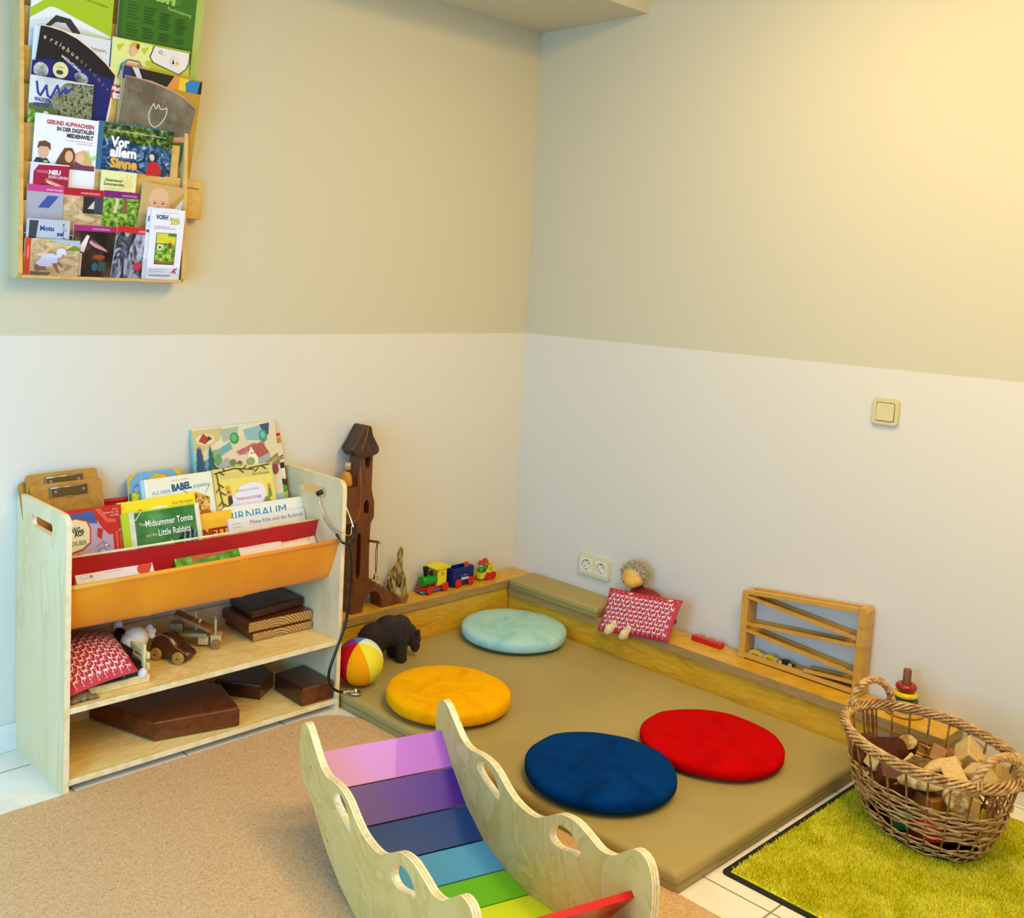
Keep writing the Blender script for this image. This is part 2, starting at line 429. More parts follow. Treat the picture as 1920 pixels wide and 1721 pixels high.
# ---------------------------------------------------------------- socket and switch
IV = plain('#ddd3a6', .3, coat=.3); IV2 = plain('#e9e2c4', .3, coat=.3); DK = plain('#3a352a', .8)
F = YZ((0, -.431, .304))
root = thing('double_socket', 'cream double power socket low on the right-hand wall above the pad', 'socket', (0, -.431, .304)); T = inv(root)
mb = MB(); mb.prism(rrect(-.076, -.0405, .076, .0405, .010), F, .001, .0105, IV, smooth_side=True)
mb.prism(rrect(-.073, -.0375, .073, .0375, .009), F, .0105, .012, IV, smooth_side=True); mb.build('cover_frame', root, T=T)
for sx in (-.0355, .0355):
    G = F @ Matrix.Translation((sx, 0, 0))
    mb = MB(); mb.prism(rrect(-.0275, -.0275, .0275, .0275, .004), G, .012, .0135, IV2, holes=[ellipse(0, 0, .0205, .0205, 28)])
    mb.prism(ellipse(0, 0, .0203, .0203, 28), G, .0121, .0123, IV2); ins = mb.build('socket_insert', root, T=T)
    mb = MB(); mb.prism(ellipse(0, 0, .0205, .0205, 28), G, .0124, .0133, DK, holes=[ellipse(0, -.001, .0192, .0192, 28)])
    for a in (-.0095, .0095): mb.flat(ellipse(a*.75, a*.6, .0024, .0024, 12), G, .0128, DK)
    mb.flat([(-.003, .018), (.003, .018), (.003, .0145), (-.003, .0145)], G, .0129, DK); mb.flat([(-.003, -.018), (.003, -.018), (.003, -.0145), (-.003, -.0145)], G, .0129, DK)
    mb.build('socket_well', ins, T=T)
F = YZ((0, -1.4945, 1.0465))
IVS = plain('#d2c283', .3, coat=.4)
root = thing('light_switch', 'cream square light switch on the right-hand wall', 'switch', (0, -1.4945, 1.0465)); T = inv(root)
mb = MB(); mb.prism(rrect(-.0405, -.0405, .0405, .0405, .011), F, .001, .008, IVS, smooth_side=True)
mb.prism(rrect(-.0385, -.0385, .0385, .0385, .010), F, .008, .0105, IVS, holes=[rrect(-.0285, -.0285, .0285, .0285, .005)], smooth_side=True); mb.build('cover_frame', root, T=T)
G = F @ Matrix.Translation((0, 0, .0095)) @ Matrix.Rotation(math.radians(-4), 4, 'X')
mb = MB(); mb.prism(rrect(-.0268, -.0268, .0268, .0268, .0045), G, -.006, .0025, IVS, smooth_side=True); mb.build('rocker', root, T=T)
mb = MB(); mb.flat(rrect(-.0288, -.0288, .0288, .0288, .005), F, .0082, DK); mb.build('gap', root, T=T)

# ---------------------------------------------------------------- green rug
root = thing('shaggy_rug', 'lime green shaggy rug with black border under the wicker basket', 'rug', (-.55, -2.1, 0)); T = inv(root)
RX0, RX1, RY0, RY1 = -.972, -.118, -2.72, -1.628
RUB = plain('#15130e', .7)
mb = MB(); mb.prism(rrect(RX0-.004, RY0, RX1+.004, RY1+.012, .014), I4, 0, .004, RUB); mb.build('rubber_border', root, T=T)
def rug_m():
    m, nt, b = nmat('lime_pile'); v = coords(nt)
    n1 = noise_n(nt, v, 10, 4, .6, .6); n2 = noise_n(nt, v, 200, 2)
    a = nt.nodes.new('ShaderNodeMath'); a.operation = 'MULTIPLY_ADD'; a.inputs[1].default_value = .5
    L(nt, n2.outputs['Fac'], a.inputs[0]); L(nt, n1.outputs['Fac'], a.inputs[2])
    L(nt, ramp(nt, a.outputs[0], [(.50, '#c6bc12'), (.68, '#e2d81c'), (.90, '#f4ec4a')]), b.inputs['Base Color'])
    b.inputs['Roughness'].default_value = .95; b.inputs['Specular IOR Level'].default_value = .1; return m
PILE = rug_m()
def pile():
    rng = np.random.default_rng(3); n = 150000
    y_lo = -2.35
    x = rng.uniform(RX0+.014, RX1-.012, n); y = rng.uniform(y_lo, RY1-.008, n)
    h = rng.uniform(.008, .015, n); a = rng.uniform(0, 2*PI, n)
    lx = rng.normal(0, .0032, n); ly = rng.normal(0, .0032, n); w = rng.uniform(.0009, .0015, n)
    dx, dy = np.cos(a)*w, np.sin(a)*w
    V = np.empty((n, 5, 3))
    V[:, 0] = np.stack([x-dx, y-dy, np.full(n, .003)], 1); V[:, 1] = np.stack([x+dx, y+dy, np.full(n, .003)], 1)
    V[:, 2] = np.stack([x+dx*.9+lx*.4, y+dy*.9+ly*.4, .003+h*.6], 1); V[:, 3] = np.stack([x-dx*.9+lx*.4, y-dy*.9+ly*.4, .003+h*.6], 1)
    V[:, 4] = np.stack([x+lx, y+ly, .003+h], 1)
    V[:, :, 0] += .55; V[:, :, 1] += 2.1
    me = bpy.data.meshes.new('pile')
    me.vertices.add(n*5); me.vertices.foreach_set('co', V.reshape(-1))
    base = np.arange(n)*5
    idx = np.stack([base, base+1, base+2, base+3, base+3, base+2, base+4], 1).reshape(-1)
    me.loops.add(n*7); me.loops.foreach_set('vertex_index', idx.astype(np.int32))
    st = np.stack([np.arange(n)*7, np.arange(n)*7+4], 1).reshape(-1); me.polygons.add(n*2)
    me.polygons.foreach_set('loop_start', st.astype(np.int32))
    me.update(calc_edges=True); me.materials.append(PILE)
    o = bpy.data.objects.new('pile', me); COL.objects.link(o); o.parent = root; o['kind'] = 'stuff'
pile()
mb = MB(); mb.box((RX0+.012, RY0+.01, .004), (RX1-.010, RY1-.006, .0065), PILE); mb.build('backing', root, T=T)

# ================================================================ bookshelf with fabric pockets
SX0, SX1, SD, SH = -2.05, -1.155, .337, .742
shelf = thing('bookshelf', 'birch plywood display bookshelf with red and yellow fabric pockets against the left-hand wall', 'shelf', (-1.6, -.17, 0)); T = inv(shelf)
def side_panel(x0, x1):
    F = frame((0, 0, 0), (0, -1, 0), (0, 0, 1))      # u = toward the room, v = up, w = -x
    r = .03; o = [(.002, 0), (SD, 0)] + [(SD-r+r*math.cos(math.radians(a)), SH-r+r*math.sin(math.radians(a))) for a in range(0, 91, 15)] \
        + [(.002+r-r*math.sin(math.radians(a)), SH-r+r*math.cos(math.radians(a))) for a in range(0, 91, 15)]
    mb = MB(); mb.prism(o, F, -x0, -x1, BIRCH, PLY, holes=[rrect(.105, .672, .248, .703, .0105, 5)], smooth_side=False)
    s_ = mb.build('side_panel', shelf, T=T)
    for (yy, zz) in ((.035, .70), (.10, .66), (.215, .60), (.322, .552), (.30, .225), (.30, .04), (.03, .045), (.04, .03)):
        mb = MB()
        xx = x0 if x0 == SX0 else x1
        sg = -1 if x0 == SX0 else 1
        mb.cyl((xx+sg*.0005, -yy, zz), (xx-sg*.001, -yy, zz), .0035, plain('#c9cfc8', .35, .6), 10)
        mb.build('screw', s_, T=T)
side_panel(SX0, SX0+.015); side_panel(SX1-.015, SX1)
for zt, nm in ((.232, 'shelf_board'), (.038, 'shelf_board')):
    mb = MB(); mb.box((SX0+.015, -SD+.001, zt-.016), (SX1-.015, -.004, zt-.0003), PLY, bev=.001)
    mb.flat([(SX0+.0155, -SD+.0015), (SX1-.0155, -SD+.0015), (SX1-.0155, -.005), (SX0+.0155, -.005)], I4, zt, BIRCHW); mb.build(nm, shelf, T=T)
mb = MB(); mb.box((SX0+.015, -.016, .232), (SX1-.015, -.004, .300), BIRCH); mb.build('back_rail', shelf, T=T)
mb = MB(); mb.box((SX0+.015, -.016, .038), (SX1-.015, -.004, .100), BIRCH); mb.build('back_rail', shelf, T=T)
def cloth(key, c1, c2):
    m, nt, b = nmat(key); v = coords(nt, (1, 1, 1)); n = noise_n(nt, v, 4, 3); n2 = noise_n(nt, v, 900, 1)
    L(nt, ramp(nt, n.outputs['Fac'], [(.35, c1), (.65, c2)]), b.inputs['Base Color']); b.inputs['Roughness'].default_value = .55
    b.inputs['Sheen Weight'].default_value = .1
    bump(nt, b, n2.outputs['Fac'], .2, .0006); return m
RED = cloth('red_cloth', '#b80a10', '#c90e14'); YEL = cloth('yellow_cloth', '#e48c00', '#f09c02')
def sling(name, prof, mat, fold=()):
    """cloth hung from a dowel; prof is a (y, z) line, swept along x with soft folds"""
    n = 60; X0, X1 = SX0+.0155, SX1-.0155; P = spline([(p[0], p[1], 0) for p in prof], False, 5); rings = []
    mb = MB(); R = []
    for i in range(n+1):
        x = X0+(X1-X0)*i/n; row = []
        for j, p in enumerate(P):
            t = j/(len(P)-1); wv = math.sin(PI*t)
            dy = 0
            for fx, amp, sl in fold:
                dx = x-(fx-sl*t*.12); dy += amp*wv*math.exp(-(dx/.009)**2)
            dy += .0035*wv*noise.noise(Vector((x*9, t*2.5, 1 if mat is RED else 5)))
            sag = -.006*math.sin(PI*(x-X0)/(X1-X0))*(t > .02)
            row.append(mb.bm.verts.new((x, p[0]+dy, p[1]+sag)))
        R.append(row)
    for i in range(n):
        for j in range(len(P)-1): mb.face([R[i][j], R[i][j+1], R[i+1][j+1], R[i+1][j]], mat, True)
    mb.tube([(X0, prof[0][0]+.005, prof[0][1]-.001), (X1, prof[0][0]+.005, prof[0][1]-.001)], .0072, mat, 12)
    return mb.build(name, shelf, T=T)
sling('back_pocket_cloth', [(-.032, .693), (-.040, .60), (-.070, .48), (-.105, .432), (-.150, .428), (-.180, .47), (-.205, .56), (-.216, .596)], RED)
sling('front_pocket_cloth', [(-.330, .550), (-.324, .535), (-.300, .47), (-.275, .425), (-.245, .418), (-.215, .45), (-.20, .50)], YEL, [(-1.81, -.007, -.35), (-1.52, -.006, -.5), (-1.33, -.004, -.5), (-1.20, -.004, -.3)])
mb = MB()
for y, z in ((-.027, .692), (-.211, .595), (-.325, .549)):
    mb = MB(); mb.tube([(SX0+.0155, y, z), (SX1-.0155, y, z)], .004, PLY, 8); mb.build('dowel', shelf, T=T)

# ================================================================ books and clipboards
def ops_draw(mb, M, W, H, ops, w0):
    """flat printed shapes laid on a cover; unit coordinates of the cover"""
    w = w0
    for op in ops:
        k = op[0]; w += .00012
        c = op[-1] if k != 't' else op[5]
        m = c if not isinstance(c, str) else plain(c, .45)
        if k == 'r': mb.flat([(op[1]*W, op[2]*H), (op[3]*W, op[2]*H), (op[3]*W, op[4]*H), (op[1]*W, op[4]*H)], M, w, m)
        elif k == 'p': mb.flat([(a*W, b*H) for a, b in op[1]], M, w, m)
        elif k == 'e': mb.flat(ellipse(op[1]*W, op[2]*H, op[3]*W, op[4]*H, 22), M, w, m)
        elif k == 'l':
            pts = [Vector((a*W, b*H, 0)) for a, b in op[1]]; hw = op[2]/2
            for i in range(len(pts)-1):
                d = pts[i+1]-pts[i]
                if d.length < 1e-6: continue
                d.normalize(); nn = Vector((-d.y, d.x, 0))*hw; e = d*hw*.5
                q = [pts[i]-nn-e, pts[i+1]-nn+e, pts[i+1]+nn+e, pts[i]+nn-e]
                mb.flat([(v.x, v.y) for v in q], M, w+.00003*(i % 3), m)
        elif k == 't':
            kw = op[6] if len(op) > 6 else {}
            mb.text(op[1], M, op[2]*W, op[3]*H, op[4]*H, m, w=w, **kw)
        elif k == 's':      # star / sun / spiky blob
            cx, cy, r0, r1, n_ = op[1]*W, op[2]*H, op[3]*H, op[4]*H, op[5]
            mb.flat([(cx+(r1 if i % 2 else r0)*math.cos(PI*i/n_), cy+(r1 if i % 2 else r0)*math.sin(PI*i/n_)) for i in range(2*n_)], M, w, m)
def tree_ops(cx, cy, s, c='#2c6a3a', n=4):
    return [('p', [(cx-s*(.5-.1*i), cy+s*.45*i), (cx+s*(.5-.1*i), cy+s*.45*i), (cx, cy+s*(.45*i+.75))], c) for i in range(n)]
def blob(cx, cy, rx, ry, c, seed=0, n=14):
    rg = random.Random(seed)
    return ('p', [(cx+rx*(.75+.4*rg.random())*math.cos(2*PI*i/n), cy+ry*(.75+.4*rg.random())*math.sin(2*PI*i/n)) for i in range(n)], c)
PAGE = plain('#efe9dc', .8)
def lean_frame(x, y0, z0, al, v, roll=0):
    a = math.radians(al); u = Vector((1, 0, 0)); vv = Vector((0, math.sin(a), math.cos(a)))
    o = Vector((x, y0, z0))+vv*v; ro = math.radians(roll)
    return frame(o, u*math.cos(ro)+vv*math.sin(ro), -u*math.sin(ro)+vv*math.cos(ro))
def book(label, F, W, H, th, cover, spine, ops, cat='book', group='picture books in the fabric pockets', hard=True, r=.002, outline=None, name='book', spine_side=-1):
    root = thing(name, label, cat, M=F, group=group)
    out = outline or rrect(0, 0, W, H, r, 3)
    c = cover if not isinstance(cover, str) else plain(cover, .38); s = plain(spine, .4) if isinstance(spine, str) else spine
    if hard:
        mb = MB(); mb.prism(out, I4, -.0025, 0, c, c); mb.prism(out, I4, -th, -th+.0025, s, s)
        if outline: pass
        elif spine_side < 0: mb.box((-.0018, r, -th), (.001, H-r, 0), s)
        else: mb.box((W-.001, r, -th), (W+.0018, H-r, 0), s)
        ops_draw(mb, I4, W, H, ops, .0001); mb.build('cover', root)
        mb = MB()
        if outline: mb.prism([(W/2+(a-W/2)*.985, H/2+(b-H/2)*.985) for a, b in out], I4, -th+.0025, -.0025, PAGE)
        else: mb.box((.001, .003, -th+.0025), (W-.003, H-.003, -.0025), PAGE)
        mb.build('pages', root)
    else:
        mb = MB(); mb.prism(out, I4, -th*.35, 0, c, s); ops_draw(mb, I4, W, H, ops, .0001); mb.build('cover', root)
        mb = MB(); mb.prism([(a*.996, b*.997) for a, b in out], I4, -th, -th*.35, PAGE, PAGE); mb.build('pages', root)
    return root
# --- clipboards (far left, standing behind the magazine)
CLIPW = wood('clipboard_wood', '#9c6a1e', '#b9842e', (2, 2, 6), grain=3, rough=.45)
CHROME = plain('#b8b09a', .22, 1.0); DARKM = plain('#6b5f45', .3, 1.0)
def clipboard(label, x, v, off, roll, W=.212):
    F = lean_frame(x, -.13+off, .45, 15, v-.33, roll); root = thing('clipboard', label, 'clipboard', M=F, group='wooden clipboards in the bookshelf')
    mb = MB(); mb.prism(rrect(0, 0, W, .33, .012, 4), I4, -.0035, 0, CLIPW, plain('#7a5420', .6)); mb.build('board', root)
    mb = MB(); cx, cy = W*.52, .33-.026
    mb.prism(rrect(cx-.052, cy-.0125, cx+.052, cy+.0125, .003, 2), I4, .003, .0075, DARKM, CHROME)
    mb.tube([(cx-.052, cy+.011, .006), (cx+.052, cy+.011, .006)], .003, CHROME, 8); mb.tube([(cx-.052, cy-.012, .002), (cx+.052, cy-.012, .002)], .002, CHROME, 8)
    for sx in (-1, 1):
        mb.cyl((cx+sx*.040, cy, .0075), (cx+sx*.040, cy, .0092), .0048, CHROME, 12)
        mb.box((cx+sx*.052-.003, cy-.014, 0), (cx+sx*.052+.003, cy+.014, .006), CHROME)
    mb.flat(rrect(cx-.008, cy-.0175, cx+.008, cy-.0125, .001, 2), I4, .0025, CHROME)
    mb.build('clip', root)
clipboard('wooden clipboard at the back of the stack, its corner showing on the left', -2.036, .333, .022, 3.5, .205)
clipboard('wooden clipboard in the middle of the stack, its clip is the upper one', -2.034, .355, .010, 1.0, .207)
clipboard('wooden clipboard at the front of the stack, its clip is the lower one', -2.027, .327, .000, 1.0, .206)

A = 15
# --- back row
FARM = [('r', .0, .0, 1, 1, '#d9d2b0'), ('p', [(0, .62), (.3, .80), (.6, .92), (1, .98), (1, .6), (0, .5)], '#d8c9a4'),
 ('p', [(0, .98), (.35, .99), (.3, .88), (.1, .80), (0, .82)], '#cdb67c'), ('e', .14, .90, .11, .045, '#e3cb95'), ('p', [(.06, .89), (.12, .95), (.20, .90), (.13, .86)], '#a83c30'), ('p', [(.15, .88), (.18, .93), (.22, .90)], '#5a2f2a'),
 ('p', [(.30, .97), (.55, .985), (.52, .90), (.35, .86)], '#a9b09a'), ('p', [(.60, .95), (.85, .98), (.88, .84), (.62, .86)], '#86b3b4'), ('p', [(.80, .98), (.93, .99), (.90, .88), (.84, .92)], '#3d4a6e'),
 ('e', .48, .885, .055, .05, '#3c8f56'), ('e', .475, .89, .035, .03, '#5cb06d'), ('e', .83, .88, .05, .055, '#3f8f80'), ('e', .83, .89, .03, .03, '#6db7a4'), ('l', [(.83, .83), (.83, .79)], .002, '#5b4a34'),
 ('p', [(.18, .77), (.42, .86), (.44, .80), (.22, .72)], '#6fa4a0'), ('p', [(0, .70), (.16, .74), (.12, .52), (0, .50)], '#6f93a8'), ('e', .24, .75, .05, .06, '#7dae7a'), ('e', .26, .72, .04, .05, '#5f9a55'),
 ('p', [(.50, .74), (.68, .83), (.60, .74)], '#b98a86'), ('p', [(.48, .77), (.72, .83), (.74, .79), (.52, .74)], '#b7636a'), ('p', [(.66, .80), (.80, .83), (.88, .73), (.74, .69)], '#a9564a'), ('p', [(.60, .70), (.66, .80), (.74, .69), (.73, .60), (.61, .61)], '#ece2c0'), ('e', .66, .74, .008, .008, '#5a5340'), ('e', .69, .74, .008, .008, '#5a5340'), ('e', .64, .675, .05, .035, '#8fa060'),
 ('p', [(.73, .69), (.88, .73), (.88, .65), (.73, .60)], '#9fa79a'), ('p', [(.78, .63), (.98, .72), (1, .62), (.84, .58)], '#8d7b4a'), ('p', [(.80, .62), (.96, .69), (.97, .66), (.84, .60)], '#a89a5c'),
 ('p', [(.22, .66), (.36, .73), (.44, .64), (.30, .58), (.20, .60)], '#a7a29c'), ('p', [(.30, .58), (.36, .66), (.44, .60), (.38, .56)], '#8b8586'), ('p', [(.20, .665), (.25, .65), (.23, .63)], '#26242a'), ('e', .42, .68, .04, .03, '#6a7d58'), ('e', .50, .67, .03, .02, '#8c4f5b'),
 ('p', [(.20, .60), (.32, .52), (.5, .48), (.68, .49), (.9, .55), (.86, .60), (.55, .58), (.36, .56)], '#7fb13c'), ('e', .47, .60, .07, .065, '#a5b63a'), ('e', .46, .61, .045, .04, '#c3cc57'), ('e', .63, .57, .07, .03, '#5fa46a'), ('l', [(.54, .50), (.64, .57), (.74, .58)], .0022, '#4e8a32'), ('l', [(.60, .50), (.7, .56), (.80, .56)], .0022, '#4e8a32'), ('e', .84, .555, .05, .04, '#9bb04a'),
 ('e', .93, .58, .035, .045, '#95304f'), ('p', [(.16, .55), (.28, .54), (.30, .42), (.16, .40)], '#90a08f'), ('r', .185, .44, .24, .56, '#9a938d'), ('e', .08, .45, .10, .07, '#6fa58a'), ('e', .28, .46, .06, .05, '#8fbb63'), ('e', .35, .40, .10, .05, '#7aa654'), ('p', [(.2, .50), (.35, .40), (.60, .40), (.4, .46)], '#e8d8b0'), ('r', 0, 0, 1, .36, '#8fb8a6')]
FARM += [o for t in ((.055, .56, .14, '#2f5672'), (.03, .60, .12, '#274a66'), (.17, .60, .12, '#1f5b50'), (.08, .38, .07, '#1d4a3a')) for o in tree_ops(t[0], t[1], t[2], t[3])]
book('tall board book with a painted farm village, the tallest in the back row', lean_frame(-1.513, -.128, .45, A, .075, 1.2), .305, .375, .016, '#d6cfae', '#8fc7b0', FARM)
COW = [('r', 0, 0, 1, 1, '#dcdcc8'), ('e', .91, .965, .06, .03, '#eab81c'), ('r', .80, .84, 1.0, .95, '#c2230e'), ('p', [(.80, .90), (.9, .92), (.86, .88), (.9, .85), (.80, .87)], '#f0e8de'), ('r', .80, .78, 1, .83, '#b9902a'), ('r', .80, .66, 1, .76, '#e4ddd0'), ('r', .86, .68, .94, .745, '#8c8890'),
 ('l', [(.80, .62), (1, .67)], .004, '#5b3c28'), ('l', [(.80, .60), (1, .65)], .004, '#5b3c28'), ('p', [(.82, .60), (1, .61), (1, .56), (.9, .55)], '#1b1a20'), ('p', [(.80, .55), (1, .56), (1, .48), (.84, .46)], '#f1ece4'), ('p', [(.82, .55), (.95, .56), (.9, .50)], '#1b1a20'), ('p', [(.86, .48), (1, .46), (1, .36), (.86, .34)], '#25481c'), ('p', [(.9, .44), (1, .40), (1, .36), (.9, .36)], '#5da82a'), ('r', .70, .30, 1, .345, '#b9cf3d'), ('e', .9, .30, .07, .05, '#b8b445'), ('p', [(.8, .25), (1, .25), (1, .08), (.85, .05)], '#3d7c2c'), ('e', .80, .15, .1, .08, '#c5c9d0'), ('e', .80, .15, .07, .05, '#b5524e'), ('e', .80, .15, .06, .04, '#d5dad8')]
book('tall board book with cows and a red barn, half hidden behind the farm village book', lean_frame(-1.478, -.106, .45, A, .075, 1.2), .300, .380, .012, '#e6e2d4', '#d8d8cc', COW, r=.012)
HOUSE = [('r', 0, 0, 1, .62, '#dcb12f'), ('p', [(0, .62), (.12, .72), (.9, .72), (1, .62), (1, .54), (0, .54)], '#b86034'), ('p', [(.10, .72), (.13, .92), (.25, .99), (.8, .99), (.93, .88), (.96, .72)], '#6ea6c4'), ('p', [(.10, .80), (.97, .80), (.97, .72), (.1, .72)], '#e3a52a'), ('l', [(.3, .99), (.3, .80)], .0015, '#9cc6d8'), ('l', [(.45, .99), (.45, .80)], .0015, '#9cc6d8'), ('l', [(.6, .99), (.6, .80)], .0015, '#9cc6d8'),
 ('e', .26, .82, .10, .055, '#8f9aa5'), ('e', .26, .82, .075, .04, '#d5d8d8'), ('e', .83, .84, .09, .055, '#8f9aa5'), ('e', .83, .84, .06, .04, '#c9b48a'), ('r', 0, .2, 1, .54, '#c9bb3a'), ('e', .10, .45, .07, .05, '#8da42c'), ('e', .14, .38, .06, .05, '#b7bd3f'), ('l', [(.18, .58), (.18, .25)], .004, '#6e5b33')]
book('shaped board book like a house with a blue roof, behind the yellow pop-up frame', lean_frame(-1.757, -.118, .45, A, .03, 1), .208, .302, .010, '#dcb12f', '#d5c27a', HOUSE,
     outline=[(0, 0), (.208, 0), (.208, .225), (.203, .27), (.185, .298), (.035, .298), (.022, .28), (.020, .225), (.0, .185)])
HANNA = [('p', [(.0, .60), (.18, .72), (.28, .93), (.45, 1.0), (.62, .97), (.78, .78), (1, .70), (1, 0), (0, 0)], '#e8a613'), ('e', .45, .86, .19, .062, '#efe2b5'), ('e', .45, .86, .165, .052, '#c8c6ca'), ('t', 'Hanna Gabriel', .45, .85, .018, '#b06070', {'align': 'CENTER', 'maxw': .045}), ('t', 'Hanna', .27, .68, .062, '#6e2a16', {'bold': .03, 'maxw': .07})]
HOUT = spline([(.0, 0, 0), (.19, 0, 0), (.19, .195, 0), (.150, .215, 0), (.118, .262, 0), (.086, .283, 0), (.052, .262, 0), (.028, .212, 0), (0, .175, 0)], True, 1)
book('yellow shaped board book with a rounded arch top and grey oval window', lean_frame(-1.735, -.128, .45, A, .04, 1), .19, .283, .008, '#f0dfa0', '#d9c07a', HANNA, outline=[(p.x, p.y) for p in HOUT])
GREENMIX = mottled('flower_print', [(.35, '#4f7a22'), (.47, '#9eb52b'), (.56, '#d6d43a'), (.66, '#7d9a2a'), (.75, '#e3dd70')], 55, .5)
book('yellow-green flowery picture book with red title, behind the Babel book', lean_frame(-1.738, -.136, .45, A, -.02, 1), .19, .295, .010, GREENMIX, '#5c7a36', [('t', 'Mama', .17, .83, .085, '#b8431c', {'bold': .05, 'maxw': .07})])
BROWNMIX = mottled('ink_print', [(.38, '#6d4a20'), (.46, '#c98f3e'), (.56, '#e6bc68'), (.68, '#f0dfa0')], 70, .5, dist=1.2)
BABEL = [('r', 0, 0, 1, 1, '#e7e6cc'), ('r', 0, 0, .05, 1, '#a9cfe0'), ('r', .05, 0, .075, 1, '#f3f1e2'), ('t', 'Salah Naoura · Sara Nordqvist', .54, .948, .012, '#7b8a80', {'align': 'CENTER', 'maxw': .085}),
 ('t', 'ALS HERR', .13, .83, .038, '#6aa3c9', {'bold': .01, 'maxw': .062}), ('t', 'BABEL', .41, .84, .072, '#15517f', {'bold': .05, 'maxw': .066, 'rot': .04}), ('t', '(K)EINEN', .71, .845, .034, '#6aa3c9', {'bold': .01, 'maxw': .058}), ('t', 'TURM', .30, .71, .070, '#15517f', {'bold': .05, 'maxw': .062}),
 ('p', [(.54, .50), (.62, .76), (.70, .80), (.80, .78), (.93, .72), (.90, .52), (.75, .50)], BROWNMIX), ('l', [(.62, .80), (.56, .84)], .0015, '#8a5a2a'), ('l', [(.88, .78), (.96, .87)], .0015, '#8a5a2a'), ('e', .84, .50, .11, .10, '#b5643a'), ('e', .86, .45, .09, .08, '#c06a4c'), ('l', [(.16, .68), (.20, .72), (.24, .68)], .002, '#c98a3a')]
book('pale cream picture book titled Als Herr Babel (k)einen Turm', lean_frame(-1.709, -.150, .45, A, .03, 1.6), .236, .283, .012, '#e7e6cc', '#8fbcd2', BABEL)
LBLUE = mottled('dotted_blue', [(.45, '#7db6d8'), (.60, '#8cc2de'), (.70, '#4a7ba0')], 120, .5)
book('light blue picture book, only its edge showing beside the Babel book', lean_frame(-1.690, -.140, .45, A, .03, 1.2), .243, .281, .008, LBLUE, '#7fb0cc', [])
PETT = [('r', 0, 0, 1, 1, '#d9cc74'), ('r', .03, .0, .97, .96, '#e8d66a'), ('r', .05, .88, .95, .95, '#d3c66f'), ('t', 'Sven Nordqvist', .94, .885, .032, '#5b3a1c', {'align': 'RIGHT', 'maxw': .066}), ('p', [(.24, .56), (.27, .68), (.36, .73), (.42, .79), (.62, .82), (.80, .79), (.84, .69), (.82, .60), (.62, .55), (.45, .50), (.28, .50)], '#e7e2ea'),
 ('t', 'Pettersson und Findus', .54, .735, .026, '#7c7f92', {'align': 'CENTER', 'maxw': .082}), ('t', 'Pettersson kriegt', .545, .645, .038, '#b8506e', {'align': 'CENTER', 'maxw': .092, 'bold': .01}), ('t', 'Weihnachtsbesuch', .55, .560, .038, '#b8506e', {'align': 'CENTER', 'maxw': .102, 'bold': .01}),
 ('r', .35, .28, .76, .49, '#efe7cc'), ('r', .40, .31, .54, .47, '#8f8278'), ('r', .59, .31, .72, .47, '#8f8278'), ('l', [(.47, .31), (.47, .47)], .002, '#efe7cc'), ('l', [(.655, .31), (.655, .47)], .002, '#efe7cc'), ('e', .27, .34, .10, .05, '#9a5a22'), ('e', .19, .32, .05, .035, '#9a5a22'),
 ('s', .84, .60, .055, .032, 9, '#8b8c3a'), ('s', .84, .50, .085, .05, 11, '#7c7f33'), ('s', .84, .40, .10, .06, 12, '#86883a'), ('s', .82, .33, .10, .06, 12, '#7a7d31'), ('e', .215, .785, .03, .035, '#e0a020'), ('e', .225, .745, .035, .012, '#a8562a'), ('e', .235, .715, .025, .03, '#caa07a'), ('p', [(.20, .60), (.27, .63), (.26, .71), (.20, .70)], '#3b3540'), ('e', .90, .75, .02, .028, '#c98a4a'), ('p', [(.87, .63), (.93, .64), (.92, .73), (.88, .73)], '#7e8a3a')]
for i, (a, b, c, d) in enumerate([(.03, .955, .35, .985), (.35, .985, .68, .95), (.6, .97, .95, .985), (.1, .97, .18, .93), (.2, .97, .17, 1), (.42, .98, .5, .93), (.5, .97, .55, 1), (.75, .96, .68, .92), (.8, .98, .88, .94), (.06, .95, .09, .70), (.09, .70, .14, .50), (.06, .85, .15, .80), (.07, .80, .02, .76), (.08, .76, .17, .72), (.10, .66, .03, .62), (.10, .64, .18, .60), (.12, .56, .05, .52), (.13, .52, .21, .50), (.14, .5, .17, .28), (.15, .36, .05, .30), (.15, .36, .24, .34)]):
    PETT.append(('l', [(a, b), (c, d)], .0034, '#3f3a22'))
book('yellow picture book Pettersson kriegt Weihnachtsbesuch in front of the farm book', lean_frame(-1.468, -.142, .45, A, .020, 1.3), .222, .300, .012, '#e2d271', '#7a3540', PETT)
# --- second row
YB = [('r', 0, 0, 1, 1, '#f3da22'), ('t', 'Sven Nordqvist', .97, .885, .045, '#6d4a1c', {'align': 'RIGHT', 'maxw': .07}), ('p', [(.33, .80), (.38, .87), (.5, .895), (.62, .88), (.66, .80)], '#efeae4'), ('e', .265, .85, .035, .04, '#e08a1c'), ('e', .27, .82, .05, .014, '#b8562a'), ('e', .28, .79, .03, .035, '#c99a70')]
book('bright yellow picture book, second row, behind the Midsummer Tomte', lean_frame(-1.796, -.168, .45, A, .02, 1.2), .245, .240, .012, '#f3da22', '#e9d768', YB)
TOMG = mottled('forest_print', [(.35, '#2f6a34'), (.5, '#3f8040'), (.65, '#5c9a52')], 14, .5)
LEAFW = mottled('blossom_print', [(.40, '#3e6a1c'), (.50, '#8fae2c'), (.58, '#e7e6c8'), (.70, '#b9c84a')], 160, .5)
DGRN = plain('#14302a', .5); TEAL = plain('#6e9c96', .5)
